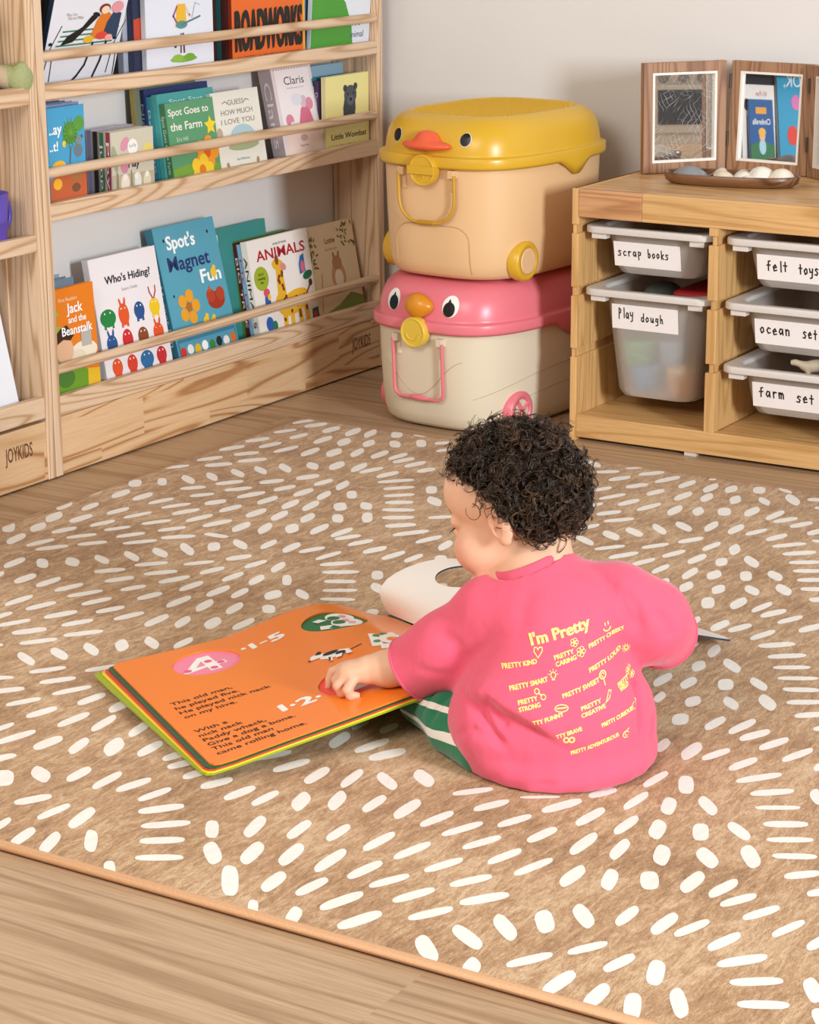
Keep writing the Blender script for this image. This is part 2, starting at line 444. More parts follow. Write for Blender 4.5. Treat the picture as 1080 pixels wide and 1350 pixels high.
WALL = plain('wall_paint', '#dfdbd7', rough=0.85, spec=0.2, bump=0.05, scale=180)
MB().box((XW-0.1, -1.6, -0.05), (1.8, YW+0.1, 0.0), FLOOR).build('floor')['kind'] = 'structure'
MB().box((XW-0.1, -1.6, 0), (XW, YW+0.1, 2.5), WALL).build('wall_left')['kind'] = 'structure'
MB().box((XW, YW, 0), (1.8, YW+0.1, 2.5), WALL).build('wall_back')['kind'] = 'structure'

# ---------------------------------------------------------------- rug
DASH = [[15,1050,10,6,20,-23],[-3,1117,2,25,6,-6],[60,1078,1,21,15,-15],[74,1003,-3,29,14,-13],[41,1144,0,25,16,-16],[8,1212,-1,24,13,-13],[126,1007,9,29,8,-8],[164,993,17,23,8,-9],[167,892,0,27,12,-12],[210,914,11,3,17,-20],[112,1088,9,23,9,-10],[89,1162,4,28,11,-11],[53,1232,2,23,11,-11],[1,1310,2,19,7,-8],[162,1075,15,23,7,-8],[207,1050,17,21,7,-8],[143,1157,9,24,8,-9],[249,946,17,-2,13,-19],[283,983,22,-8,10,-15],[116,1235,7,25,9,-10],[46,1331,2,25,13,-13],[22,1404,11,7,16,-20],[187,1145,14,22,6,-7],[233,1125,15,23,7,-8],[164,1232,10,27,7,-8],[94,1336,4,26,11,-13],[274,1099,19,22,7,-8],[315,1024,25,-11,9,-15],[60,1439,8,5,16,-21],[142,1330,10,25,8,-10],[222,1213,15,23,7,-8],[372,1006,19,21,7,-8],[344,1066,22,-8,10,-17],[273,1192,16,22,7,-8],[313,1158,22,21,7,-9],[186,1318,14,25,7,-9],[226,1295,13,25,8,-10],[16,1543,14,20,7,-9],[93,1478,23,-11,11,-19],[138,1434,17,19,7,-9],[273,1274,9,27,9,-10],[183,1402,14,19,7,-9],[372,1106,25,-15,9,-19],[438,1052,17,20,6,-8],[34,1627,16,23,8,-11],[235,1374,12,19,9,-11],[321,1263,10,29,9,-10],[77,1598,18,21,9,-12],[22,1718,14,27,9,-11],[73,1697,16,22,8,-11],[27,1800,14,25,9,-11],[114,1660,21,23,8,-11],[120,1518,18,-6,13,-20],[147,1565,24,-12,10,-18],[175,1500,17,24,8,-10],[217,1471,17,22,7,-10],[173,1605,22,-9,10,-17],[74,1778,10,26,9,-12],[240,1548,16,21,8,-11],[262,1450,13,28,9,-11],[284,1354,7,26,9,-11],[342,1354,3,29,11,-13],[310,1435,5,27,10,-12],[372,1266,1,28,12,-14],[403,1142,7,8,17,-22],[434,1177,22,-10,10,-18],[478,1112,13,21,8,-10],[525,1096,6,24,8,-10],[477,1202,1,24,10,-11],[414,1280,-3,26,14,-14],[289,1521,10,25,8,-11],[33,1890,12,23,8,-10],[122,1766,9,30,9,-12],[205,1643,22,-12,11,-21],[82,1869,7,25,9,-11],[389,1361,-1,27,13,-15],[363,1433,1,28,12,-14],[522,1207,0,29,11,-12],[568,1101,-3,26,11,-11],[19,1981,12,29,7,-9],[281,1610,13,20,10,-14],[337,1514,3,28,11,-13],[456,1304,3,17,16,-20],[560,1214,11,23,7,-10],[401,1444,-1,28,13,-15],[176,1773,1,31,13,-16],[59,1966,14,25,9,-12],[242,1684,17,-5,12,-22],[441,1375,-1,25,13,-15],[500,1326,1,28,12,-15],[143,1868,2,31,12,-15],[329,1593,6,24,9,-12],[604,1200,8,28,7,-9],[642,1168,21,21,6,-9],[382,1516,-1,24,13,-15],[109,1949,5,27,11,-14],[220,1793,3,23,16,-21],[282,1710,3,23,15,-19],[546,1329,4,29,9,-12],[451,1467,8,11,15,-21],[490,1400,9,5,15,-23],[572,1309,13,21,7,-10],[373,1593,-3,28,13,-15],[190,1875,1,23,16,-20],[160,1954,1,28,14,-18],[424,1547,8,5,16,-24],[609,1293,12,22,7,-10],[261,1816,-2,27,14,-17],[327,1721,1,29,12,-15],[359,1716,11,25,8,-12],[490,1495,13,0,12,-21],[533,1432,8,6,18,-27],[654,1269,10,24,8,-12],[240,1891,2,19,15,-19],[198,1962,0,26,13,-17],[308,1826,2,29,12,-16],[404,1704,10,24,9,-13],[443,1672,24,25,7,-10],[699,1258,6,28,8,-10],[475,1632,22,21,6,-9],[503,1589,22,18,6,-9],[529,1547,23,15,6,-10],[555,1503,26,14,6,-10],[581,1460,24,16,7,-10],[612,1420,22,21,7,-10],[347,1832,5,27,9,-13],[250,1982,10,8,14,-22],[289,1913,11,4,15,-24],[373,1812,10,25,8,-12],[409,1797,10,26,8,-12],[653,1389,21,26,7,-11],[737,1262,3,24,8,-11],[293,2001,15,0,5,-10],[332,1945,9,5,16,-27],[368,1970,12,11,7,-11],[401,1921,10,13,6,-9],[451,1770,9,20,8,-12],[535,1652,9,5,15,-24],[581,1587,22,-9,10,-21],[701,1371,11,28,7,-10],[745,1354,-1,24,12,-14],[781,1279,9,5,13,-22],[706,1980,23,-10,8,-18],[760,1938,18,14,6,-11],[803,1906,14,20,7,-12],[810,1822,10,19,6,-10],[850,1784,13,26,6,-11],[845,1711,12,20,6,-10],[895,1682,16,22,6,-11],[867,1619,6,13,4,-7],[932,1650,20,23,5,-10],[905,1583,12,21,6,-10],[964,1556,22,-10,7,-18],[938,1506,25,-15,5,-15],[996,1489,18,22,5,-9],[1037,1460,16,25,6,-11],[914,1466,19,-17,4,-14],[792,1990,13,11,3,-6],[839,1971,18,21,6,-11],[885,1946,13,27,7,-13],[855,1876,12,21,7,-12],[906,1852,8,24,7,-12],[894,1764,10,26,7,-12],[940,1755,10,28,7,-12],[932,1934,6,27,8,-15],[962,1854,5,30,9,-15],[991,1758,3,26,11,-17],[1050,1671,21,-13,6,-19],[1020,1634,21,-16,6,-18],[990,1595,24,-14,5,-16],[1059,1538,15,22,5,-10],[1107,1512,10,27,6,-11],[1083,1441,11,27,6,-10],[1097,1601,14,21,6,-12],[982,1932,3,29,10,-16],[1004,1867,2,23,11,-19],[1030,1774,1,20,12,-18],[1092,1697,2,26,10,-16],[1144,1585,5,26,7,-12],[1154,1505,4,27,9,-14],[959,1990,7,4,3,-6],[1019,1944,6,14,11,-21],[1056,1880,5,15,12,-22],[1072,1796,10,6,12,-25],[1137,1703,2,28,10,-16],[1186,1588,1,20,13,-20],[1197,1510,7,10,10,-20],[1240,1537,21,-18,4,-19],[1115,1822,4,24,11,-19],[1175,1705,10,23,6,-11],[1067,1964,11,4,9,-22],[1106,1898,17,-12,5,-17],[1161,1821,5,30,8,-14],[1189,1802,13,23,6,-12],[1219,1693,10,26,6,-12],[1256,1661,21,24,5,-10],[1290,1625,23,21,5,-11],[1319,1580,24,16,4,-10],[1111,1985,16,-6,3,-9],[1147,1934,22,-21,5,-23],[1225,1789,12,23,6,-13],[1182,1955,12,7,5,-11],[1208,1906,5,3,3,-8],[1267,1763,10,24,7,-14],[189,819,1,21,10,-9],[242,833,2,25,12,-11],[288,838,3,27,10,-10],[336,833,9,25,8,-9],[380,821,14,27,7,-8],[422,799,11,27,7,-8],[311,738,5,28,9,-9],[360,735,9,28,8,-8],[416,717,14,26,8,-8],[338,658,5,27,8,-8],[465,699,14,23,7,-8],[380,647,13,24,7,-7],[427,629,17,23,8,-9],[506,664,19,24,7,-8],[471,599,17,23,7,-8],[508,528,25,-11,8,-14],[536,571,25,-10,8,-14],[564,612,22,-11,8,-16],[593,650,0,15,17,-16],[625,683,22,-11,7,-15],[667,707,1,24,9,-10],[335,940,18,19,8,-9],[380,910,13,21,8,-9],[468,777,12,24,7,-8],[514,767,10,28,7,-8],[429,885,11,21,7,-8],[479,865,8,24,8,-9],[565,772,1,28,11,-11],[416,975,18,22,7,-9],[459,956,13,27,8,-9],[505,942,5,27,9,-10],[537,866,3,29,10,-10],[605,787,-3,24,12,-11],[585,871,-1,26,12,-12],[568,507,17,24,6,-7],[633,555,15,22,7,-7],[526,441,21,17,6,-6],[610,480,17,22,7,-7],[677,521,5,16,7,-7],[575,410,16,21,7,-7],[655,458,14,26,7,-7],[702,445,4,27,9,-8],[626,386,12,23,7,-7],[676,367,7,26,8,-8],[755,448,2,28,11,-10],[796,445,2,16,11,-11],[733,368,4,29,9,-9],[483,1029,9,24,8,-9],[534,1018,3,26,9,-10],[559,943,2,28,11,-11],[596,952,-1,25,10,-11],[635,884,-1,24,12,-12],[578,1024,0,22,12,-13],[648,972,5,16,14,-17],[622,1049,16,-23,-7,-4],[687,999,17,-6,9,-17],[684,909,8,6,13,-18],[649,807,-2,23,15,-14],[693,828,1,27,10,-11],[674,1132,26,16,6,-9],[702,1088,25,14,5,-8],[728,1048,24,14,5,-8],[751,1007,25,12,5,-8],[736,1149,8,5,14,-22],[777,1089,22,-10,8,-18],[1126,1422,3,27,7,-11],[1179,1424,1,30,9,-14],[1162,1364,3,11,7,-12],[1205,1355,3,19,11,-18],[1217,1437,5,17,11,-19],[1256,1369,6,13,10,-19],[1265,1458,9,5,11,-24],[1305,1392,16,-10,5,-19],[1306,1484,18,-10,5,-18],[1348,1421,18,-13,5,-21],[1342,1537,22,12,4,-10],[1365,1493,20,12,4,-10],[1388,1449,19,10,4,-10],[1418,1402,15,9,5,-11],[1271,1296,9,7,12,-25],[1314,1319,3,26,10,-15],[1354,1320,6,28,6,-11],[1382,1301,13,23,6,-12],[1417,1285,11,23,5,-11],[1461,1264,12,24,6,-12],[1335,1202,4,25,9,-13],[1366,1208,10,24,6,-11],[1410,1195,9,25,6,-11],[1447,1163,22,21,5,-10],[1480,1124,24,18,4,-10],[1506,1081,23,14,4,-8],[1532,1042,26,14,3,-8],[1555,1000,23,13,4,-9],[1578,955,22,13,4,-9],[1604,912,17,14,4,-10],[1336,1088,5,24,7,-10],[1292,1204,1,16,8,-12],[1377,1089,-1,24,10,-13],[1427,1043,19,-15,4,-18],[1343,1012,5,25,7,-11],[1386,1016,5,13,10,-17],[1366,936,3,25,9,-13],[1404,943,2,23,9,-12],[1453,964,9,6,11,-23],[1493,990,18,-12,3,-15],[1442,877,6,12,10,-17],[1491,898,17,-12,4,-16],[1534,927,19,-16,3,-19],[1394,869,-1,19,8,-9],[1457,804,10,6,9,-20],[1231,1285,11,-16,-1,-7],[668,289,4,24,7,-6],[708,275,9,32,8,-8],[778,379,-2,29,10,-9],[834,388,-3,27,11,-9],[760,282,3,26,11,-9],[803,295,-5,27,11,-8],[846,317,-4,26,16,-12],[892,337,0,28,10,-8],[937,335,7,21,8,-8],[963,316,9,20,8,-8],[999,299,8,19,8,-9],[1041,286,10,23,8,-8],[791,156,12,7,18,-21],[825,191,20,-7,9,-18],[868,217,0,25,10,-8],[913,220,1,29,9,-8],[952,226,8,26,8,-8],[995,215,7,27,7,-7],[1031,182,20,24,7,-8],[872,121,13,22,8,-8],[920,105,3,27,8,-7],[963,108,-5,30,12,-8],[891,37,-2,23,8,-5],[938,26,-4,25,11,-7],[979,28,-8,27,13,-8],[1018,59,-18,26,10,0],[1066,146,22,20,7,-8],[1092,105,23,16,6,-8],[1120,63,24,16,6,-7],[1088,8,14,-16,-5,-5],[1124,164,15,-21,-8,-4],[1167,107,23,-21,-1,-13],[1165,198,-7,29,12,-7],[1208,132,-6,30,13,-9],[1086,275,5,28,8,-8],[1124,278,2,26,8,-8],[1169,293,-5,26,13,-9],[1090,386,11,27,8,-9],[1138,375,-1,30,10,-9],[1048,402,15,24,6,-8],[1207,319,-5,27,12,-9],[1183,390,-2,30,9,-8],[1094,495,-1,28,11,-11],[1143,500,8,30,8,-10],[1178,484,14,27,8,-11],[1253,335,-1,28,9,-8],[1227,406,22,-14,4,-15],[1128,567,3,18,8,-9],[1085,560,2,18,9,-10],[1298,342,1,31,10,-10],[1217,219,-3,28,10,-7],[1264,236,0,27,8,-7],[1321,240,4,29,8,-9],[1370,238,8,29,7,-8],[1251,153,-4,30,12,-9],[1301,163,1,32,10,-9],[1351,162,5,29,8,-8],[1263,439,22,-13,5,-17],[1340,434,17,20,5,-8],[1383,407,13,22,6,-9],[1346,335,7,28,7,-9],[1389,325,12,29,6,-8],[1430,302,11,26,6,-8],[1424,222,12,27,6,-7],[1432,380,11,24,6,-8],[1474,281,9,27,6,-8],[1482,360,6,28,7,-8],[1460,452,13,28,7,-10],[1423,462,21,14,2,-4],[1485,516,10,20,6,-9],[1518,273,9,31,6,-8],[1507,440,4,30,8,-9],[1538,363,2,32,9,-10],[1505,815,3,26,8,-11],[1542,823,7,30,7,-11],[1570,802,13,24,6,-11],[1605,786,11,26,6,-11],[1648,765,10,27,6,-10],[1692,754,7,25,6,-10],[1644,881,13,18,5,-10],[1479,704,-1,22,9,-9],[1521,705,2,27,11,-14],[1554,711,9,25,6,-9],[1599,698,9,27,6,-10],[1636,665,21,25,5,-9],[1670,629,23,19,4,-9],[1696,587,23,14,3,-7],[1725,544,25,14,4,-9],[1748,503,24,14,3,-8],[1772,461,24,13,3,-8],[1523,592,3,28,7,-8],[1533,515,3,29,7,-9],[1565,595,-13,28,9,4],[1576,521,-8,25,11,-3],[1618,547,20,-18,1,-14],[1557,440,2,29,8,-9],[1596,448,-6,27,12,-7],[1645,468,11,-23,-9,-5],[1684,495,20,-15,2,-14],[1583,371,-2,27,10,-9],[1634,382,-7,26,12,-4],[1684,403,20,-17,1,-16],[1727,433,18,-24,-3,-14],[1725,645,14,-17,0,-14],[1231,55,24,-34,-9,-5],[1277,79,-2,27,11,-9],[1323,91,4,28,8,-7],[1374,77,11,28,8,-9],[1419,46,11,30,8,-9],[1392,151,12,24,6,-8],[1437,133,13,27,6,-8],[1297,9,10,-17,-7,-1],[1349,16,-6,20,11,-5],[1479,102,15,24,6,-8],[1474,201,14,24,6,-8],[1512,167,19,26,6,-9],[1570,274,2,27,10,-11],[1612,288,-7,26,11,-4],[1631,186,21,-18,0,-14],[1600,151,17,-23,-5,-11],[1569,115,24,-18,1,-14],[1545,72,26,-14,3,-14],[1522,23,25,-23,-1,-13],[1586,12,-2,18,12,-8],[1631,60,15,23,6,-8],[1672,118,14,21,5,-8],[1684,30,3,30,9,-9],[1732,24,0,27,10,-8],[1718,104,6,25,7,-8],[1653,310,12,-23,-9,-6],[1698,332,1,29,10,-10],[1736,335,7,27,7,-10],[1764,315,13,22,5,-9],[1800,298,12,24,5,-9],[1842,277,9,25,5,-8],[1884,262,5,21,6,-9],[1800,417,17,16,4,-9],[1834,381,9,11,4,-8],[1673,212,2,25,8,-8],[1718,216,2,28,9,-9],[1749,222,9,26,6,-8],[1794,210,9,27,6,-8],[1830,178,21,23,5,-9],[1863,141,23,17,4,-9],[1890,97,24,12,4,-9],[1762,104,-10,28,10,0],[1775,22,-13,29,8,4],[1813,55,18,-25,-4,-10],[1922,154,16,-22,-3,-11],[1952,99,13,-18,-3,-7]]
RUG_X0, RUG_Y0, RUG_W, RUG_L, RUG_T = -2.745, 1.965, 2.40, 2.005, 0.0125
def rug_mat(name, stops, strength):
    m, n, l, b = new_mat(name)
    tc = node(n, 'ShaderNodeTexCoord')
    mp = node(n, 'ShaderNodeMapping'); mp.inputs['Scale'].default_value = (1, 0.28, 1); mp.inputs['Rotation'].default_value = (0, 0, 0.5)
    l.new(tc.outputs['Object'], mp.inputs[0])
    n1 = node(n, 'ShaderNodeTexNoise', Scale=520.0, Detail=3.0, Roughness=0.75); l.new(mp.outputs[0], n1.inputs['Vector'])
    n2 = node(n, 'ShaderNodeTexNoise', Scale=7.0, Detail=3.0); l.new(tc.outputs['Object'], n2.inputs['Vector'])
    n3 = node(n, 'ShaderNodeTexNoise', Scale=60.0, Detail=3.0, Distortion=1.5); l.new(mp.outputs[0], n3.inputs['Vector'])
    a = node(n, 'ShaderNodeMath', operation='MULTIPLY_ADD'); a.inputs[1].default_value = 0.35; l.new(n2.outputs['Fac'], a.inputs[0])
    a2 = node(n, 'ShaderNodeMath', operation='MULTIPLY_ADD'); a2.inputs[1].default_value = 0.45; l.new(n3.outputs['Fac'], a2.inputs[0])
    a3 = node(n, 'ShaderNodeMath', operation='MULTIPLY'); a3.inputs[1].default_value = 0.55; l.new(n1.outputs['Fac'], a3.inputs[0])
    l.new(a3.outputs[0], a2.inputs[2]); l.new(a2.outputs[0], a.inputs[2])
    r = ramp(n, stops); l.new(a.outputs[0], r.inputs[0]); l.new(r.outputs[0], b.inputs['Base Color'])
    b.inputs['Roughness'].default_value = 0.95; b.inputs['Specular IOR Level'].default_value = 0.1
    b.inputs['Sheen Weight'].default_value = 0.15
    bp = node(n, 'ShaderNodeBump', Strength=strength, Distance=0.004); l.new(a3.outputs[0], bp.inputs['Height']); l.new(bp.outputs[0], b.inputs['Normal'])
    return m
RUG = rug_mat('rug_pile', [(0.47, '#82603f'), (0.66, '#b68e66'), (0.84, '#dabb95')], 0.9)
RUGW = rug_mat('rug_dash_pile', [(0.4, '#dcd3c8'), (0.7, '#e9e2d8'), (0.9, '#f1ebe2')], 0.12)
BIND = plain('rug_binding', '#cfa17a', rough=0.8, spec=0.1, noise=0.06, scale=300, bump=0.3)
mb = MB()
NX, NY = 24, 20
top = [(i*RUG_W/NX, j*RUG_L/NY, RUG_T) for j in range(NY+1) for i in range(NX+1)]
mb.add(top, [(j*(NX+1)+i, j*(NX+1)+i+1, (j+1)*(NX+1)+i+1, (j+1)*(NX+1)+i) for j in range(NY) for i in range(NX)], RUG, True)
mb.box((0.002, 0.002, 0.0005), (RUG_W-0.002, RUG_L-0.002, RUG_T-0.0005), RUG)
rnd = random.Random(3)
dashes = [list(d) for d in DASH]
occ = [(d[0], d[1]) for d in dashes]
for it in range(6000):      # the same pattern runs on under the child, under the book and outside the frame
    x, y = rnd.uniform(20, RUG_W*1000-20), rnd.uniform(20, RUG_L*1000-20)
    if min((x-a)**2+(y-b2)**2 for a, b2 in occ) < 66**2: continue
    th = 0.9*math.sin(x/260.0)+1.2*math.cos(y/310.0)
    occ.append((x, y)); dashes.append([x, y, 25*math.cos(th), 25*math.sin(th), -10*math.sin(th), 10*math.cos(th)])
for d in dashes:
    cx, cy, ax, ay, bx, by = [q/1000 for q in d]
    ring = []
    ph = rnd.uniform(0, 6); am = rnd.uniform(0.02, 0.07)
    for j in range(24):
        t = 2*PI*j/24; e = 2/2.8
        ca, sa = math.copysign(abs(math.cos(t))**e, math.cos(t)), math.copysign(abs(math.sin(t))**e, math.sin(t))
        w = 1+am*math.sin(2*t+ph)
        x, y = cx+(ax*ca+bx*sa)*w, cy+(ay*ca+by*sa)*w
        ring.append((min(max(x, 0.004), RUG_W-0.004), min(max(y, 0.004), RUG_L-0.004), RUG_T+0.0002))
    ar = sum(ring[i][0]*ring[(i+1) % 24][1]-ring[(i+1) % 24][0]*ring[i][1] for i in range(24))
    mb.add(ring, [tuple(range(24)) if ar > 0 else tuple(range(24))[::-1]], RUGW)
rug = mb.build('rug', loc=(RUG_X0, RUG_Y0, 0))
tag(rug, 'tan plush rug patterned with cream brush dashes on the oak floor', 'rug')
mb = MB()
def bead(ox, z): return [(-ox, -ox, z), (RUG_W+ox, -ox, z), (RUG_W+ox, RUG_L+ox, z), (-ox, RUG_L+ox, z)]
mb.loft([bead(o_, z) for o_, z in ((-.004, .0022), (.001, .0018), (.0045, .004), (.0055, .0075), (.0045, .0112), (.001, .0135), (-.004, .0132))], BIND, cap0=False, cap1=False)
tag(mb.build('binding', rug), 'tan stitched edge binding')

# ---------------------------------------------------------------- bookshelves
XS = -2.9035        # front plane of both units
DEEP = XS-XW
BRAND = ink('#6b4630', 0.7)
def shelf_unit(y0, y1, rows, label, brand_y, top):
    """rows: (lip bottom, lip top, dowel height or None)"""
    r = empty('bookshelf', (XS, (y0+y1)/2, 0), label=label, cat='bookshelf')
    oy = (y0+y1)/2; hw = (y1-y0)/2; t = 0.021
    for sg in (-1, 1):
        a, b2 = sorted((sg*hw, sg*(hw-t)))
        o = MB().box((-DEEP+0.002, a, 0.003), (0, b2, top), PINE_Z)
        # the back edge carries a narrower upright batten
        i0, i1 = sorted((sg*(hw-t), sg*(hw-t-0.004)))
        o.box((-DEEP+0.002, i0, 0.003), (-DEEP+0.05, i1, top), PINE_Z)
        o.build('side_panel', r, bevel=0.002)
    for lz0, lz1, dz in rows:
        MB().box((-0.019, -hw+t, lz0), (-0.001, hw-t, lz1), PINE_Y).build('front_rail', r, bevel=0.002)
        MB().box((-DEEP+0.003, -hw+t, lz0-0.004 if lz0 > 0.2 else lz0), (-0.0195, hw-t, lz0+0.012), PINE_Y).build('shelf_board', r, bevel=0.001)
        if dz:
            MB().tube([(-0.0115, -hw+t+0.0005+q*(2*hw-2*t-0.001)/10, dz) for q in range(11)], 0.0103, PINE_Y, n=18).build('dowel', r)
    m = MB().box((-0.021, -hw+t, 0.004), (-0.002, hw-t, 0.1195), PINE_BASE)
    m.art([('t', 'JOYKIDS', 0, 0, 1, BRAND, {'bold': 0.012, 'fit': 1})], 0.078, 0.027,
          lambda x, y, k: (-0.0016, brand_y-oy+x, 0.062+y))
    m.build('base_board', r, bevel=0.0015)
    return r
shelf_unit(3.353, 4.546, [(0.12, 0.160, 0.211), (0.50, 0.534, 0.590), (0.728, 0.757, 0.808), (1.0, 1.03, 1.075)],
           'tall pine front-facing bookshelf in the corner full of picture books', 4.445, 1.12)
shelf_unit(2.20, 3.351, [(0.126, 0.168, None), (0.449, 0.481, None), (0.724, 0.757, None)],
           'pine toy shelf at the left edge with a plush toy on it', 3.249, 1.12)

# ---------------------------------------------------------------- books
PAPER = plain('book_pages', '#efe8da', rough=0.8, spec=0.2)
def book(label, y0, zb, w, h, t, xf, d, cover, art=(), spine=None, spine_txt=None, sp_col='#ffffff', back=None, board=False, group=None, tilt=0.0):
    th = math.asin(max(-.9, min(.9, d/h)))
    r = empty('board_book' if board else 'picture_book', (xf, y0, zb+max(0, t*math.sin(th))), (-th, tilt, PI/2), label, 'book', group)
    cm = ink(cover, 0.38); sm = ink(spine or cover, 0.4); bm = ink(back or cover, 0.4)
    m = MB(); q = 0.0022
    if board:
        m.box((0, 0, 0), (w, q, h), cm).box((0, t-q, 0), (w, t, h), bm).box((0, q, 0), (0.003, t-q, h), sm)
        MB().box((0.003, q, 0.0005), (w-0.0006, t-q, h-0.0006), PAPER).build('page_block', r)
    else:
        m.box((0, 0, 0), (w, q, h), cm).box((0, t-q, 0), (w, t, h), bm).box((-0.0012, 0.0004, 0.0005), (q, t-0.0004, h-0.0005), sm)
        MB().box((q, q, 0.003), (w-0.004, t-q, h-0.003), PAPER).build('page_block', r)
    if art: m.art(art, w, h, lambda x, y, k: (x, -0.0005-0.00010*k, y))
    if spine_txt:
        V = [('t', spine_txt, 0.5, 0.27, 0.5, sp_col, {'fit': 0.7})]
        m.art(V, h, t, lambda x, y, k: (-0.0018, t-y, h-x))
    m.build('cover', r)
    return r
def blob(x, y, sx, sy, col, legs=True, hat=None):
    o = [('e', x, y, sx, sy, 0, col)]
    if legs:
        for q in (-.5, .5): o.append(('p', [(x+q*sx-.016, y-sy*.75-.02), (x+q*sx+.016, y-sy*.75-.02), (x+q*sx+.012, y-sy*.4), (x+q*sx-.012, y-sy*.4)], col))
    for q in (-.35, .35): o.append(('e', x+q*sx, y+sy*.45, .009, .009, 0, '#f6f2ea'))
    if hat == 'ears':
        for q in (-.4, .4): o.append(('e', x+q*sx, y+sy*.85, .014, .05, -q*.6, col))
    if hat == 'antler':
        for q in (-1, 1): o.append(('l', [(x+q*.01, y+sy*.8), (x+q*.045, y+sy*.8+.05), (x+q*.05, y+sy*.8+.09)], .016, '#b3323a'))
    return o
def flower(x, y, r, col, mid='#f2c832'):
    return [('e', x+r*math.cos(a), y+r*math.sin(a)*.75, r*.6, r*.6, 0, col) for a in np.arange(5)*2*PI/5]+[('e', x, y, r*.45, r*.45, 0, mid)]
def star(x, y, r, col, asp=1.0):
    return ('p', [(x+(r if i % 2 == 0 else r*.5)*math.sin(i*PI/5), y+(r if i % 2 == 0 else r*.5)*math.cos(i*PI/5)*asp) for i in range(10)], col)
G3, G2, G1 = 'books along the bottom rail', 'books along the middle rail', 'books along the top rail'
ZA, ZB, ZC = 0.1325, 0.5125, 0.7405
# --- bottom rail, left to right
A = [('p', [(0, 0), (1, 0), (1, .12), (.55, .32), (0, .34)], '#6f9f2b'), ('p', [(.7, .1), (1, .08), (1, .24), (.72, .26)], '#e9bd2c'),
     ('e', .66, .42, .32, .16, 0, '#efe6cf'), ('e', .5, .38, .2, .12, 0, '#e6dac0'), ('p', [(.62, .46), (.86, .46), (.86, .62), (.8, .58), (.74, .63), (.68, .58), (.62, .62)], '#b9b4ac'),
     ('p', [(0, .34), (.1, .36), (.06, .6), (.1, .82), (0, .9)], '#7aa03a'), ('e', .08, .66, .09, .035, .5, '#8fb848'), ('e', .07, .8, .08, .03, -.4, '#8fb848'),
     ('e', .22, .46, .2, .2, 0, '#e3b690'), ('p', [(.0, .52), (.05, .62), (.16, .66), (.3, .68), (.45, .58), (.36, .54), (.2, .56)], '#3b2416'), ('e', .2, .22, .2, .14, 0, '#4c7f33'),
     ('t', 'First Readers', .38, .885, .032, '#fbe7c4', {}), ('t', 'Jack', .52, .775, .085, '#ffffff', {'bold': .02}), ('t', 'and the', .56, .69, .055, '#ffffff', {'bold': .02}),
     ('t', 'Beanstalk', .54, .59, .075, '#ffffff', {'bold': .02, 'fit': .72})]
book('small orange fairy tale book, leftmost on the bottom rail', 3.400, ZA, .128, .226, .012, -2.927, .012, '#e8811f', A, '#6f9f2b', group=G3)
book('blue-grey book whose top edge shows behind the small orange book', 3.388, ZA, .100, .240, .022, -2.9415, .012, '#6c8496', group=G3)
book('slate book farthest back behind the small orange book', 3.384, ZA, .088, .246, .016, -2.966, .010, '#8ea3b4', group=G3)
A = [('t', "Who's Hiding?", .53, .79, .058, '#1b1d2b', {'bold': .025, 'fit': .68}), ('t', 'Satoru Onishi', .53, .715, .024, '#9a938e', {})]
cols = [('#1f8440', None), ('#e2592a', 'ears'), ('#27558f', None), ('#efc91f', 'antler'), ('#27558f', 'ears'), ('#cf2f33', None), ('#8c4a2a', None), ('#e2572b', 'ears'),
        ('#1f8440', None), ('#e2572b', None), ('#d9432c', None), ('#2a6ea4', None), ('#c92f36', None)]
for i, (cc, ht) in enumerate(cols[:8]):
    A += blob(.15+.235*(i % 4), .535-.20*(i//4), .115 if i == 0 else .078, .085 if i % 4 != 1 else .105, cc, hat=ht)
for i in range(4): A += blob(.17+.225*i, .15, .10 if i == 2 else .075, .085, cols[9+i][0])
book("white book with rows of little coloured creatures on its cover", 3.552, ZA, .214, .262, .016, -2.927, .042, '#efeaec', A, '#d9d6da', group=G3)
A = [('t', "Spot's", .40, .83, .095, '#ffffff', {'bold': .03, 'fit': .46}), ('t', 'Magnet', .47, .675, .10, '#28376f', {'bold': .018, 'fit': .68}), ('t', 'Fun', .77, .545, .095, '#ffffff', {'bold': .03, 'fit': .33}),
     ('p', [(.02, .02), (.98, .02), (.98, .19), (.02, .19)], '#3d7f9b'), ('p', [(.04, .03), (.96, .03), (.96, .165), (.04, .165)], '#57a0bb')]
A += flower(.32, .40, .11, '#eba52e', '#b5702a')+[('e', .78, .40, .14, .09, 0, '#a63a24'), ('e', .70, .44, .07, .07, 0, '#b8452b'), ('e', .86, .44, .07, .07, 0, '#b8452b'), ('p', [(.67, .47), (.72, .47), (.70, .52)], '#d6502c')]
for x, y in ((.55, .27), (.66, .25), (.82, .6)): A += [('e', x, y, .05, .05, 0, '#f1cb3a'), ('e', x+.02, y+.035, .028, .028, 0, '#f1cb3a')]
A += [('t', 'Eric Hill', .88, .225, .033, '#23406e', {'fit': .22})]
A += [('e', .08+.12*i, .095+.01*(i % 2), .05, .05, 0, c) for i, c in enumerate(['#d23a2f', '#f0f0ea', '#e9bd2c', '#ffffff', '#3d8a44', '#2c2c2c', '#f0f0ea', '#d9762f'])]
A += [('e', .14, .9, .014, .018, 0, '#222222'), ('e', .86, .9, .014, .018, 0, '#222222'), ('e', .12, .5, .012, .016, 0, '#222222')]
book("large turquoise hardback with an orange flower, widest cover on the bottom rail", 3.790, ZA, .210, .292, .020, -2.927, .066, '#5ba6bd', A, '#3c7f94', "Spot's Magnet Fun", '#dfeff2', group=G3)
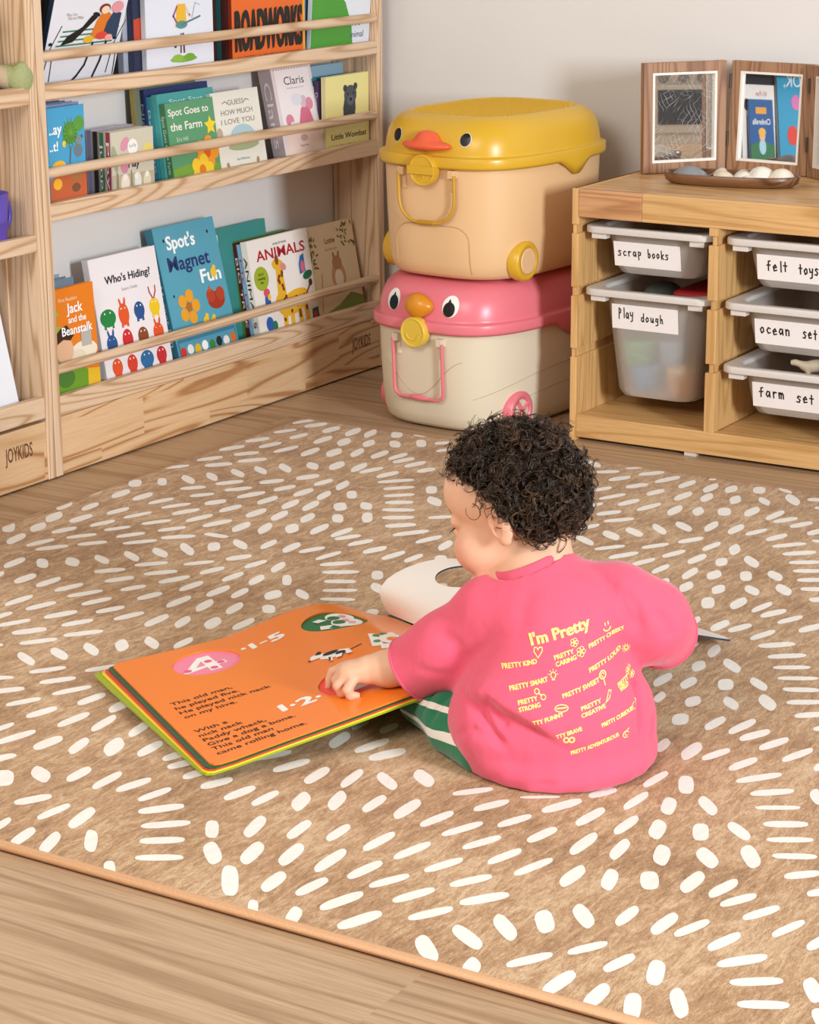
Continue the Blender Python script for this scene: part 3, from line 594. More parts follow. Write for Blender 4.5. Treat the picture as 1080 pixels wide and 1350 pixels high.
A = [('t', 'ANIMALS', .52, .785, .10, '#b3182c', {'bold': .018, 'fit': .80}), ('t', 'pretty & books', .52, .91, .026, '#5a4b48', {}), ('e', .15, .615, .115, .115, 0, '#9fb32f'),
     ('t', 'full of', .15, .645, .026, '#3d4212', {'bold': .02}), ('t', 'amazing', .15, .605, .026, '#3d4212', {'bold': .02}), ('t', 'fun', .15, .565, .026, '#3d4212', {'bold': .02}),
     ('p', [(.37, .34), (.52, .34), (.50, .66), (.40, .70)], '#eab62c'), ('e', .44, .71, .095, .055, -.2, '#eab62c'), ('e', .52, .68, .05, .035, -.4, '#d98f8a'), ('e', .43, .76, .03, .05, 0, '#8a4b22'),
     ('e', .62, .31, .26, .11, .2, '#eab62c'), ('e', .42, .33, .10, .10, 0, '#eab62c'), ('p', [(.40, .04), (.46, .04), (.50, .3), (.42, .3)], '#eab62c'), ('p', [(.52, .03), (.58, .03), (.60, .28), (.53, .28)], '#eab62c'),
     ('p', [(.66, .05), (.72, .05), (.74, .28), (.66, .28)], '#eab62c'), ('p', [(.78, .06), (.84, .06), (.84, .3), (.76, .3)], '#eab62c'), ('l', [(.84, .36), (.9, .42), (.92, .45)], .02, '#8a4b22'), ('e', .93, .46, .03, .035, 0, '#51301b')]
rr = random.Random(4)
for _ in range(26):
    x, y = rr.choice([(rr.uniform(.4, .5), rr.uniform(.34, .68)), (rr.uniform(.42, .82), rr.uniform(.26, .37)), (rr.choice([.43, .56, .69, .81]), rr.uniform(.07, .24))])
    A.append(('e', x, y, .018, .022, rr.uniform(0, 3), '#7d3f1c'))
A += [('p', [(.78, .56), (.88, .58), (.88, .76), (.82, .74), (.78, .66)], '#2d6fae'), ('e', .84, .63, .035, .06, 0, '#d76f8a'), ('e', .9, .54, .08, .04, .2, '#1f6b46'),
      ('e', .2, .37, .045, .10, 0, '#2f62b4'), ('e', .2, .47, .05, .04, 0, '#d9556d'), ('e', .23, .42, .025, .03, 0, '#f0c62e'), ('e', .18, .16, .06, .07, 0, '#2f62b4'), ('e', .26, .13, .04, .05, 0, '#2a7a54'),
      ('p', [(.88, .05), (1, .06), (1, .2), (.9, .19)], '#1f5b3b'), ('e', .94, .13, .03, .035, 0, '#c8283a'), ('p', [(.0, .03), (.1, .03), (.1, .09), (.0, .09)], '#c9c2bb')]
book('white board book with red capitals over a spotted giraffe', 4.078, ZA, .232, .224, .0165, -2.926, .036, '#f2ece4', A, '#f2ece4', 'ANIMALS', '#2a1b1b', board=True, group=G3)
book('pale blue thin book next behind the giraffe book', 4.080, ZA, .215, .218, .0105, -2.943, .036, '#7fb3d6', spine='#86b9db', spine_txt='My Day', sp_col='#c33f46', group=G3)
book('dark red spine with white lettering behind the giraffe book', 4.082, ZA, .215, .220, .0125, -2.9542, .036, '#5b201d', spine='#5b201d', spine_txt='BIG TREE', sp_col='#e4d9cf', group=G3)
book('olive green thin book behind the dark red spine', 4.083, ZA, .20, .222, .0095, -2.9673, .034, '#4c7d3d', spine='#5a8a42', group=G3)
A = [('p', [(.02, .86), (.2, .86), (.2, .95), (.02, .95)], '#e7ede8'), ('e', .1, .9, .03, .03, 0, '#3a3a3a')]
book('teal hardback standing tallest at the back between the turquoise and giraffe books', 3.985, ZA, .225, .256, .0085, -2.9774, .028, '#3f8f8a', A, '#c9a844', group=G3)
A = [('t', 'Lottie', .47, .80, .055, '#8a4b2e', {'bold': .01}), ('t', 'the little hare', .47, .725, .028, '#b39a78', {}), ('p', [(.3, 0), (1, 0), (1, .18), (.75, .25), (.5, .16)], '#7d8f3c'),
     ('p', [(0, .0), (.3, 0), (.5, .16), (.2, .1)], '#8c9a4a')]
rr = random.Random(9)
for i in range(46):
    x, y = (rr.uniform(.66, .98), rr.uniform(.72, .97)) if i % 2 else (rr.uniform(.02, .18), rr.uniform(.52, .9))
    A.append(('e', x, y, .03, .012, rr.uniform(0, 3), rr.choice(['#6b6a3d', '#857f4e', '#5e5a34'])))
A += [('e', .55, .44, .15, .17, 0, '#c79c70'), ('e', .55, .58, .10, .09, 0, '#b78658'), ('e', .55, .42, .09, .11, 0, '#ecdcc2'), ('e', .5, .66, .02, .05, .2, '#a8784c'), ('e', .6, .66, .02, .05, -.2, '#a8784c'), ('e', .46, .31, .02, .02, 0, '#4a2c1e'),
      ('l', [(.1, .12), (.2, .5)], .012, '#c58a3c'), ('t', 'a story', .56, .08, .025, '#3c4420', {})]
book('beige book with leafy sprigs, rightmost on the bottom rail', 4.310, ZA, .190, .220, .018, -2.927, .040, '#e3cfa9', A, '#d9c39b', group=G3)
# --- middle rail
A = [('p', [(0, 0), (1, 0), (1, .34), (.6, .42), (.3, .36), (0, .3)], '#c4633a'), ('t', '..ay', .2, .745, .10, '#ffffff', {'bold': .02}), ('t', '..t!', .14, .585, .09, '#ffffff', {'bold': .02}),
     ('e', .6, .74, .2, .2, 0, '#4e8b34'), ('e', .85, .82, .13, .13, 0, '#5d9a3c'), ('l', [(.6, .6), (.56, .45)], .03, '#6b5a35'), ('e', .42, .64, .05, .06, .3, '#e8d24a'), ('e', .8, .56, .12, .12, 0, '#6e7b86'), ('e', .82, .66, .08, .08, 0, '#7d8a95'), ('e', .73, .69, .03, .03, 0, '#59656f'), ('e', .91, .69, .03, .03, 0, '#59656f'),
     ('e', .72, .33, .18, .13, 0, '#b07043'), ('e', .65, .38, .08, .06, 0, '#8c5a38'), ('e', .7, .2, .12, .08, 0, '#7a5136'), ('e', .25, .42, .2, .12, .1, '#f0b632'), ('e', .2, .26, .12, .1, 0, '#f0b632'),
     ('t', 'A lift-the-flap book', .5, .045, .035, '#f4d9bf', {'fit': .7})]
for i in range(14): A.append(('l', [(.6, .74), (.6+.24*math.cos(i*.45), .74+.15*math.sin(i*.45))], .016, '#6aa83f'))
book('blue and rust lift-the-flap book, leftmost on the middle rail', 3.402, ZB, .108, .196, .014, -2.927, .0, '#47a3cf', A, '#4f7fb0', group=G2)
book('lilac book behind the blue lift-the-flap book', 3.400, ZB, .118, .199, .018, -2.942, .004, '#9a97b8', group=G2)
book('dark blue book farthest back behind the lift-the-flap book', 3.396, ZB, .105, .201, .016, -2.961, .004, '#5a6f95', group=G2)
A = [('e', .32, .8, .12, .08, .8, '#d996a8'), ('e', .3, .5, .1, .14, 0, '#cf8ca0'), ('e', .08, .6, .06, .2, .2, '#a7aa86'), ('e', .5, .74, .12, .12, 0, '#f3f1ea'), ('t', 'Say & Play', .5, .74, .05, '#6f7d86', {'fit': .17}), ('e', .86, .66, .13, .11, 0, '#e1cf7a'),
     ('t', 'Play', .52, .44, .12, '#27272a', {'bold': .02}), ('p', [(.0, .0), (1, .0), (1, .34), (0, .36)], '#b9ad94'), ('e', .3, .22, .1, .14, 0, '#e4dccb'), ('e', .6, .2, .08, .16, 0, '#dfe0d8'), ('e', .82, .2, .09, .14, 0, '#d9d3b8'), ('e', .12, .2, .03, .2, 0, '#8c8468'), ('e', .45, .2, .02, .2, 0, '#8c8468')]
for i in range(3): A.append(('e', .3+.26*i, .30, .045, .045, 0, '#efe9dc'))
book('little floral board book at the front of its small stack', 3.588, ZB, .134, .132, .0150, -2.927, .0, '#cfc9b6', A, '#9c3f55', 'Play', '#efe2e4', board=True, group=G2)
book('green-spined little board book next behind the little floral book', 3.588, ZB, .130, .131, .0150, -2.943, .0, '#bdb79f', spine='#3f7a5a', spine_txt='Jump', sp_col='#efe9e2', board=True, group=G2)
book('black-spined little board book third in the floral stack', 3.588, ZB, .130, .132, .0150, -2.959, .0, '#8f8a8a', spine='#2c2926', board=True, group=G2)
book('lavender-spined little board book backmost in the floral stack', 3.588, ZB, .130, .134, .0150, -2.975, .0, '#a9a6c2', spine='#8d89a8', board=True, group=G2)
A = [('t', 'Spot Goes to', .46, .84, .085, '#f3f2e6', {'fit': .84, 'bold': .015}), ('t', 'the Farm', .38, .66, .095, '#f3f2e6', {'fit': .66, 'bold': .015}), ('t', 'Eric Hill', .27, .525, .05, '#dfe6d2', {}), star(.88, .66, .13, '#f3d52f', .95),
     ('p', [(0, 0), (1, 0), (1, .18), (.5, .26), (0, .2)], '#79a33e')]
A += flower(.74, .34, .16, '#ee9a2c', '#d9601f')+flower(.6, .14, .15, '#f2cb34', '#e07a24')
book('green book with a yellow star sticker on the middle rail', 3.790, ZB, .162, .168, .0155, -2.927, .021, '#5c9b70', A, '#49845c', 'Spot Goes to the Farm', '#dfe9da', group=G2)
A = [('t', 'Spot Says', .5, .88, .05, '#d7efec', {'fit': .6})]
book('light teal book directly behind the green star book', 3.786, ZB, .190, .186, .0135, -2.9437, .021, '#4aa7a3', A, '#55b0ab', group=G2)
book('deep teal book third back behind the green star book', 3.782, ZB, .185, .182, .0135, -2.9582, .019, '#2e7d8c', spine='#3f93a0', spine_txt='Bedtime', sp_col='#bfe0de', group=G2)
book('navy book fourth back behind the green star book', 3.776, ZB, .215, .196, .0125, -2.9727, .017, '#22346a', spine='#1f2b50', spine_txt='Night Sky', sp_col='#8c97b5', group=G2)
book('mottled olive book backmost and tallest behind the green star book', 3.758, ZB, .205, .206, .0125, -2.9862, .014, '#75806c', spine='#a08f4b', group=G2)
A = [('t', 'GUESS', .5, .83, .062, '#8c7d70', {'fit': .34}), ('t', 'HOW MUCH', .5, .715, .062, '#8c7d70', {'fit': .66}), ('t', 'I LOVE YOU', .5, .605, .062, '#8c7d70', {'fit': .70}), ('e', .56, .43, .26, .16, 0, '#aecbd3'), ('e', .55, .33, .32, .06, 0, '#a8b58a'), ('l', [(.22, .86), (.28, .88), (.33, .85)], .012, '#9a8a7a'), ('l', [(.67, .85), (.72, .88), (.78, .86)], .012, '#9a8a7a'),
     ('e', .5, .42, .18, .05, .25, '#d7b488'), ('e', .68, .40, .1, .05, -.4, '#c89f6c'), ('e', .09, .5, .06, .08, 0, '#c2a98f'), ('t', 'Sam McBratney', .5, .16, .03, '#93a0a6', {}), ('t', 'Anita Jeram', .5, .085, .026, '#93a0a6', {}), ('e', .17, .11, .03, .05, .2, '#b38e70'), ('e', .8, .12, .03, .05, -.2, '#b38e70')]
book('cream board book with a soft blue oval on the middle rail', 3.950, ZB, .170, .174, .0165, -2.927, .026, '#e9e6da', A, '#e2ddcf', board=True, group=G2)
A = [('p', [(.03, .02), (.97, .02), (.97, .98), (.03, .98)], '#e4d6d2'), ('p', [(.07, .04), (.93, .04), (.93, .96), (.07, .96)], '#f1e9ea'), ('p', [(.07, .04), (.93, .04), (.93, .34), (.07, .34)], '#ead3c8'), ('t', 'Claris', .52, .795, .085, '#2a2128', {'fit': .5}), ('t', 'the chicest mouse in town', .52, .75, .016, '#9a8d92', {'fit': .42}),
     ('p', [(.45, .34), (.85, .34), (.78, .52), (.66, .58), (.56, .52)], '#d8718f'), ('e', .66, .6, .09, .09, 0, '#d9bfc9'), ('e', .8, .57, .09, .09, 0, '#dd8fa6'), ('e', .5, .63, .13, .09, 0, '#dfe0ea'), ('e', .25, .42, .1, .09, 0, '#d9889d'), ('e', .3, .36, .06, .06, 0, '#e9e4e2'), ('e', .52, .22, .09, .05, 0, '#c9a69c'), ('t', 'Megan Hess', .5, .13, .022, '#6b5a56', {})]
for i in range(14): A.append(('p', [(.05+.065*i, .955), (.07+.065*i, .98), (.085+.065*i, .955)], '#b9a79f'))
book('white and pink book with a frilled border leaning back on the middle rail', 4.192, ZB, .152, .206, .034, -2.927, .042, '#e9dfdf', A, '#b9a9ab', 'Claris', '#f2e9ea', group=G2)
A = [('p', [(.40, .44), (.46, .42), (.50, .46), (.56, .46), (.58, .41), (.65, .42), (.68, .56), (.67, .72), (.60, .80), (.50, .80), (.43, .72), (.39, .58)], '#3f4149'), ('e', .56, .74, .145, .125, 0, '#4b4d56'), ('e', .44, .83, .045, .045, 0, '#3a3b42'), ('e', .68, .84, .045, .045, 0, '#3a3b42'), ('e', .565, .67, .075, .065, 0, '#5d606a'), ('e', .565, .685, .032, .024, 0, '#1b1b20'), ('e', .50, .755, .014, .016, 0, '#15151a'), ('e', .63, .755, .014, .016, 0, '#15151a'),
     ('t', 'Little Wombat', .52, .20, .07, '#33301f', {'fit': .82, 'bold': .01}), ('t', 'Peter Marsh', .5, .10, .03, '#8a8152', {'fit': .36}), ('e', .25, .42, .04, .03, 0, '#b0a368'), ('e', .2, .06, .04, .03, 0, '#8a8152')]
book('pale yellow book with a dark grey animal, rightmost on the middle rail', 4.344, ZB, .174, .176, .013, -2.925, .0, '#e9df94', A, '#cfc6a0', board=True, group=G2)
book('plum-spined book next behind the pale yellow animal book', 4.342, ZB, .150, .168, .013, -2.9386, .004, '#3d2a4a', spine='#3d2a4a', spine_txt='Guess the Friend', sp_col='#cdbcd3', group=G2)
book('teal-spined book behind the pale yellow animal book', 4.340, ZB, .150, .172, .020, -2.9526, .006, '#2a7f8d', spine='#2a8592', spine_txt='V S', sp_col='#e5f0ee', group=G2)
book('pale blue book standing tallest behind the pale yellow animal book', 4.305, ZB, .190, .196, .014, -2.974, .006, '#8fb0c4', spine='#8fb0c4', group=G2)
# --- top rail
A = [('t', 'Miss Fox', .27, .80, .022, '#a39b95', {}), ('t', 'Marcia Millar', .33, .745, .022, '#a39b95', {})]
for i in range(4): A.append(('l', [(.13+.02*i, .36+.07*i), (.88+.02*i, .36+.07*i)], .022, '#3f7d58'))
for x in (.08, .94): A += [('l', [(x-.03, .30), (x+.0, .40), (x+.08, .66)], .016, '#16211c'), ('l', [(x-.03, .30), (x-.06, .08)], .018, '#16211c'), ('l', [(x+.02, .30), (x+.04, .06)], .018, '#16211c'), ('e', x-.03, .40, .025, .025, 0, '#16211c')]
A += [('p', [(.18, .36), (.34, .40), (.62, .74), (.60, .80), (.54, .78), (.44, .62), (.26, .50)], '#14161a'), ('e', .6, .79, .05, .035, -.2, '#14161a'), ('p', [(.56, .42), (.74, .44), (.80, .78), (.70, .86), (.62, .70)], '#dd7a2a'), ('e', .70, .87, .075, .075, 0, '#7d2f2c'), ('e', .71, .85, .055, .06, 0, '#f2d3b8'), ('p', [(.72, .40), (.93, .42), (.94, .78), (.84, .84), (.76, .66)], '#27405c'), ('e', .87, .88, .08, .09, 0, '#e39aa6'), ('e', .72, .46, .08, .06, 0, '#d8483c'), ('e', .55, .42, .07, .055, 0, '#e2b430'), ('e', .82, .42, .05, .05, 0, '#efa7a0'),
      ('l', [(.62, .36), (.56, .16), (.48, .08), (.42, .04)], .035, '#17191f'), ('l', [(.8, .36), (.76, .18), (.70, .06)], .035, '#17191f')]
def squash(items, f):
    o = []
    for it in items:
        it = list(it)
        if it[0] in ('e', 't'): it[2 if it[0] == 'e' else 3] = f(it[2 if it[0] == 'e' else 3])
        if it[0] == 'e': it[4] *= .6
        if it[0] in ('p', 'l'): it[1] = [(x, f(y)) for x, y in it[1]]
        if it[0] == 'l': it[2] *= .65
        o.append(tuple(it))
    return o
A = squash(A, lambda y: .27+(y-.3)*.46 if y > .3 else y*.9)
book('white book with people and a cat on a green bench, top rail', 3.412, ZC, .222, .285, .012, -2.956, -.085, '#e4e6ee', A, '#243447', group=G1)
book('black book right behind the white bench book', 3.404, ZC, .21, .286, .011, -2.9695, -.085, '#121317', spine='#121317', group=G1)
book('golden yellow book behind the black book at the top left', 3.398, ZC, .20, .284, .008, -2.9820, -.080, '#e7a92c', spine='#ecb233', group=G1)
book('maroon book farthest back at the top left', 3.392, ZC, .20, .282, .009, -2.9915, -.076, '#5e1b1d', spine='#5e1b1d', group=G1)
A = [('e', .54, .14, .20, .05, 0, '#7fae3c'), ('e', .45, .15, .08, .06, 0, '#8dbb45'), ('e', .63, .15, .08, .06, 0, '#74a535'), ('l', [(.55, .2), (.54, .36)], .035, '#6d3b3b'), ('l', [(.5, .2), (.51, .36)], .03, '#6d3b3b'), ('p', [(.43, .42), (.60, .42), (.58, .62), (.46, .62)], '#e8b52e'), ('e', .52, .44, .085, .06, 0, '#4f8f8c'), ('l', [(.52, .44), (.8, .5)], .025, '#59777a'), ('l', [(.46, .6), (.40, .52), (.45, .46)], .03, '#a9576d'), ('l', [(.58, .6), (.64, .52), (.68, .5)], .03, '#e8c6a8'), ('e', .52, .70, .07, .07, 0, '#ecc9ab'), ('e', .52, .735, .08, .05, 0, '#8a5a2e'), ('e', .42, .26, .02, .03, 0, '#3b3340'), ('e', .64, .30, .03, .02, 0, '#3b3340'), ('l', [(.68, .5), (.73, .62), (.8, .6)], .012, '#a7b7b9')]
A = squash(A, lambda y: .10+(y-.14)*.80)
book('white book with a guitar player cover on the top rail', 3.712, ZC, .222, .285, .012, -2.927, .0, '#dfe3ee', A, '#cfd2d6', group=G1)
A = [('p', [(0, .2), (.3, .3), (.2, .42), (0, .4)], '#c84a30')]
book('navy book with an orange corner behind the guitar player book', 3.690, ZC, .21, .286, .014, -2.941, .0, '#2c3350', A, '#39405c', group=G1)
book('ash grey book at the back behind the guitar player book', 3.676, ZC, .2, .284, .014, -2.957, .0, '#b9bdcb', spine='#9aa0b4', group=G1)
A = [('p', [(0, .75), (1, .75), (1, 1), (0, 1)], '#d98a48'), ('t', 'ROADWORKS', .5, .105, .285, '#1d1713', {'fit': .92, 'bold': .035}), ('t', 'SALLY SUTTON - ILLUSTRATED BY BRIAN LOVELOCK', .5, .035, .026, '#2a1a10', {'fit': .86}), ('p', [(.0, .52), (.03, .52), (.03, 1), (0, 1)], '#b8552a'), ('p', [(.965, .0), (1, .0), (1, 1), (.965, 1)], '#e9a334')]
book('orange book with huge black capitals on the top rail', 4.000, ZC, .268, .285, .010, -2.927, .0, '#e2671f', A, '#7f2f1e', group=G1)
for i, (c, lb) in enumerate((('#4a2420', 'brown-red spine next behind the orange capitals book'), ('#2f6468', 'teal spine second behind the orange capitals book'), ('#6b3a2c', 'rust brown spine third behind the orange capitals book'), ('#33201c', 'blackish brown spine fourth behind the orange capitals book'), ('#1f2a28', 'dark green spine backmost behind the orange capitals book'))):
    book(lb, 3.996, ZC, .24, .286+.002*i, .0125, -2.9385-.0138*i, .0, c, spine=c, group=G1)
A = [('p', [(0, 0), (.72, 0), (.68, .2), (.56, .38), (.36, .5), (.12, .56), (0, .57)], '#4c9a35'), ('p', [(.5, .44), (.62, .46), (.7, .7), (.62, .72)], '#9c2a2c'), ('e', .63, .66, .06, .09, -.3, '#8f2426'), ('e', .40, .66, .06, .08, .4, '#d2652f'), ('t', 'And Do', .8, .43, .035, '#5a5e86', {'fit': .3}), ('t', 'Are', .76, .19, .05, '#5a5e86', {}), ('t', 'animal', .77, .10, .05, '#5a5e86', {'fit': .24})]
book('white book with a green hill on its cover, rightmost on the top rail', 4.286, ZC, .236, .285, .010, -2.927, -.02, '#dfe6ee', A, '#c6d3dd', group=G1)
book('sky blue spine next behind the green hill book', 4.278, ZC, .22, .286, .010, -2.942, -.01, '#5c8fb5', spine='#5c94bd', group=G1)
book('wine red spine second behind the green hill book', 4.272, ZC, .22, .284, .010, -2.955, -.008, '#6b2031', spine='#6b2031', group=G1)
book('ocean blue spine backmost behind the green hill book', 4.266, ZC, .22, .287, .010, -2.968, -.006, '#2f6f9f', spine='#2f6f9f', group=G1)
# ---------------------------------------------------------------- plush toy, paper and purple thing on the left unit
PLUSH_G = plain('plush_green', '#a3a878', rough=0.95, spec=0.05, noise=0.15, scale=250, bump=0.6)
PLUSH_T = plain('plush_tan', '#bda78a', rough=0.95, spec=0.05, noise=0.15, scale=250, bump=0.6)
pl = empty('plush_toy', (XS-0.062, 3.262, 0.742), label='tan and green plush toy sitting on the upper shelf at the left edge', cat='plush toy')
s = SDF((-.12, -.12, 0), (.12, .14, .22), .004)
s.ell((-.015, -.03, .075), (.05, .05, .075), 0); s.ell((-.01, -.03, .165), (.045, .045, .045), .015); s.ell((-.012, -.068, .200), (.012, .018, .018), .008); s.ell((-.012, .008, .200), (.012, .018, .018), .008); s.ell((.03, -.03, .155), (.018, .018, .014), .008)
s.cone((0, .0, .05), (.03, .055, .026), .022, .02, .01)
V, Q = s.mesh(); np_obj('body', V, Q, [PLUSH_T], pl)
for q in (1, -1):
    s = SDF((-.08, -.12, -.005), (.12, .14, .08), .003)
    s.cone((.0, .035*q, .040), (.040, .056*q, .030), .020, .022, .01); s.ell((.050, .064*q, .031), (.016, .024, .031), .008)
    V, Q = s.mesh(); np_obj('foot', V, Q, [PLUSH_G], pl)
tag(book('white picture book leaning on the lowest shelf at the left edge', 3.075, .135, .212, .30, .012, -2.927, .062, '#e6e9f0', (), board=True, group='books on the left toy shelf'), cat='book')
vi = empty('toy_cup', (XS-0.052, 3.252, 0.4615), label='violet toy cup just showing at the left edge', cat='toy')
MB().loft([[(r*math.cos(2*PI*j/28), r*math.sin(2*PI*j/28), z) for j in range(28)] for r, z in ((.030, 0), (.034, .01), (.042, .105), (.040, .105), (.036, .02))], ink('#5a45a8', .35)).build('body', vi)
MB().tube([(.0, .041+.022*math.sin(a), .06+.03*math.cos(a)) for a in np.linspace(0.25, PI-0.25, 9)], .005, ink('#5a45a8', .35)).build('handle', vi)
# books standing on the left unit that the mirror looks at
GL = 'books on the left toy shelf'
A = [('t', 'Cinderella', .5, .62, .085, '#e9edf2', {'bold': .02, 'fit': .74}), ('p', [(.28, .78), (.72, .78), (.72, .88), (.28, .88)], '#e6a03a'), ('p', [(0, 0), (1, 0), (1, .3), (.5, .38), (0, .3)], '#2f7347'), ('e', .5, .28, .14, .18, 0, '#a7cfe0'), ('e', .5, .44, .12, .12, 0, '#e9b48c'), ('e', .5, .5, .15, .10, 0, '#e8b64c')]
book('little blue fairy tale book on the left toy shelf', 2.965, .4655, .125, .185, .010, -2.925, .03, '#2a5f9a', A, group=GL)
book('white and lime book behind the little blue fairy tale book', 2.945, .4655, .17, .225, .012, -2.937, .03, '#efece6', [('e', .2, .3, .14, .18, 0, '#2f6da8'), ('t', "It's Fun", .4, .86, .06, '#b8394a', {}), ('e', .85, .75, .08, .1, 0, '#3a3a3a')], group=GL)
book('black book behind the fairy tale book on the left toy shelf', 2.885, .4655, .22, .27, .014, -2.952, .03, '#2a2d30', group=GL)
A = [('t', 'LOOK,', .5, .80, .12, '#eaf3f6', {'fit': .7}), ('t', 'BY', .45, .48, .13, '#eaf3f6', {}), ('e', .3, .62, .1, .08, 0, '#d9c22f'), ('e', .6, .64, .1, .09, 0, '#d878b4'), ('e', .7, .3, .12, .12, 0, '#d8442f'), ('e', .3, .25, .12, .1, 0, '#5a4a9a'), ('e', .5, .1, .1, .08, 0, '#e07ab0')]
book('blue picture book with white capitals on the left toy shelf', 2.69, .4655, .24, .28, .014, -2.930, .045, '#3c9cc4', A, group=GL)

# ---------------------------------------------------------------- toy boxes
def spow(c, e): return math.copysign(abs(c)**e, c)
def toy_box(z0, cx, cy, th, a, b, zr, zt, body, lidc, kind, label):
    n = 3.3; N = 220
    r = empty('toy_box', (cx, cy, z0), (0, 0, th), label, 'storage box', 'stacked animal face toy boxes')
    BODY = plain('box_body_'+kind, body, rough=0.45, spec=0.4); LID = plain('box_lid_'+kind, lidc, rough=0.32, spec=0.5)
    def ring(sa, sb, z, N=N, zf=None):
        o = []
        for j in range(N):
            t = 2*PI*j/N
            x, y = a*sa*spow(math.cos(t), 2/n), b*sb*spow(math.sin(t), 2/n)
            o.append((x, y, z if zf is None else zf(x, y)))
        return o
    # body
    prof = [(.70, .0), (.84, .004), (.885, .014), (.91, .034), (.925, .07), (.94, zr*.6), (.952, zr+.004)]
    MB().loft([ring(s_, s_-.01, z) for s_, z in prof], BODY, cap1=False).build('body', r)
    # lid: flange with a lifting tab on each long side, dome and top
    def low(x, y):
        u = (x-.035)/.062
        wy = min(1, max(0, (abs(y)/b-.72)/.2)); wy = wy*wy*(3-2*wy)
        return zr-.030*(.5+.5*math.cos(PI*u))*wy if abs(u) < 1 else zr
    def mid(x, y): return low(x, y)*.5+(zr+.012)*.5
    rings = [ring(.955, .95, 0, zf=lambda x, y: low(x, y)+.002), ring(.992, .992, 0, zf=low), ring(1.0, 1.0, 0, zf=mid), ring(1.0, 1.0, zr+.020), ring(.997, .996, zr+.0225), ring(.99, .988, zr+.0235), ring(.962, .950, zr+.0240), ring(.955, .943, zr+.0255)]
    H = zt-zr
    if kind == 'duck': dome = [(.955, .28), (.945, .45), (.925, .64), (.885, .80), (.83, .91), (.78, .97), (.755, .992), (.735, .994), (.725, .975)]
    else: dome = [(.955, .28), (.945, .45), (.925, .62), (.885, .80), (.82, .92), (.72, .98), (.60, 1.0)]
    rings += [ring(s_, s_-.012, zr+q*H) for s_, q in dome]
    MB().loft(rings, LID, cap0=False).build('lid', r)
    def scale_at(z):
        pr = [(.955, zr+.026)]+[(s_, zr+q*H) for s_, q in dome]
        for (s0, q0), (s1, q1) in zip(pr, pr[1:]):
            if q0 <= z <= q1: return s0+(s1-s0)*(z-q0)/(q1-q0)
        return .955 if z < zr+.03 else pr[-1][0]
    def bscale(z):
        for (s0, q0), (s1, q1) in zip(prof, prof[1:]):
            if q0 <= z <= q1: return s0+(s1-s0)*(z-q0)/(q1-q0)
        return prof[-1][0]
    def front(y, z, lid=True):       # point on the face (-x side)
        s_ = scale_at(z) if lid else bscale(z)
        q = max(0, 1-abs(y/(b*(s_-.011)))**n)
        return Vector((-a*s_*q**(1/n), y, z))
    def side(x, z):
        s_ = bscale(z); q = max(0, 1-abs(x/(a*s_))**n)
        return Vector((x, -b*(s_-.01)*q**(1/n), z))
    def frame(fn, u, v, *k):
        p = fn(u, v, *k); du = fn(u+.003, v, *k)-fn(u-.003, v, *k); dv = fn(u, v+.003, *k)-fn(u, v-.003, *k)
        nn = du.cross(dv).normalized()
        return p, du.normalized(), nn
    def decal(name, outline, y0, zz, mat, lift, parent, lid=True):
        def on(u, v):
            p, du, nn = frame(front, y0+u, zz+v, lid)
            if nn.x > 0: nn = -nn
            return p+nn*lift
        N2 = len(outline); cu, cvv = sum(o[0] for o in outline)/N2, sum(o[1] for o in outline)/N2
        vs = [on(cu, cvv)]; fs = []
        for k in (.3, .6, .85, 1.0): vs += [on(cu+(u-cu)*k, cvv+(v-cvv)*k) for u, v in outline]
        fs += [(0, 1+i, 1+(i+1) % N2) for i in range(N2)]
        for r_ in range(3): fs += [(1+r_*N2+i, 1+(r_+1)*N2+i, 1+(r_+1)*N2+(i+1) % N2, 1+r_*N2+(i+1) % N2) for i in range(N2)]
        return MB().add(vs, fs, mat, True).build(name, parent)
    circ = lambda rx, rz, N2=24: [(rx*math.cos(2*PI*i/N2), rz*math.sin(2*PI*i/N2)) for i in range(N2)]
    BLACK, WHITE = ink('#15120f', .25), ink('#f4efe8', .35)
    ez = zr+H*.52
    if kind == 'duck':
        m = MB(); A2, B2 = a*.725, b*.713
        zt2 = zr+H*.968
        for i in range(-24, 25):          # perforated top: little studs over a plate coloured dark for the shade in the holes
            for j in range(-18, 19):
                x, y = (i+.5*(j % 2))*.0122, j*.0083
                if abs(x/(A2-.004))**n+abs(y/(B2-.004))**n > 1: continue
                m.add([(x-.0050, y, zt2), (x, y-.0036, zt2), (x+.0050, y, zt2), (x, y+.0036, zt2), (x, y, zt2+.0040)], [(0, 1, 4), (1, 2, 4), (2, 3, 4), (3, 0, 4)], LID)
        pm_ = ink('#8a6414', .5)
        m.add(ring(.724, .712, zt2-.0006), [tuple(range(N))], pm_)
        m.build('perforated_top', r)
        for q in (-1, 1):
            decal('eye_white', circ(.0118, .0138), q*.085, ez+.006, WHITE, .0006, r)
            decal('eye', circ(.0108, .0128), q*.085, ez+.006, BLACK, .0014, r)
        # bill
        s = SDF((-.09, -.075, -.04), (.06, .075, .05), .002)
        s.ell((-.004, 0, -.004), (.024, .060, .011), 0); s.ell((0, 0, .008), (.019, .028, .018), .012)
        V, Q = s.mesh(); p, du, nn = frame(front, 0, ez-.004)
        np_obj('bill', V, Q, [plain('bill_orange', '#e8603a', rough=.35)], r, loc=p+Vector((-.004, 0, 0)))
    else:
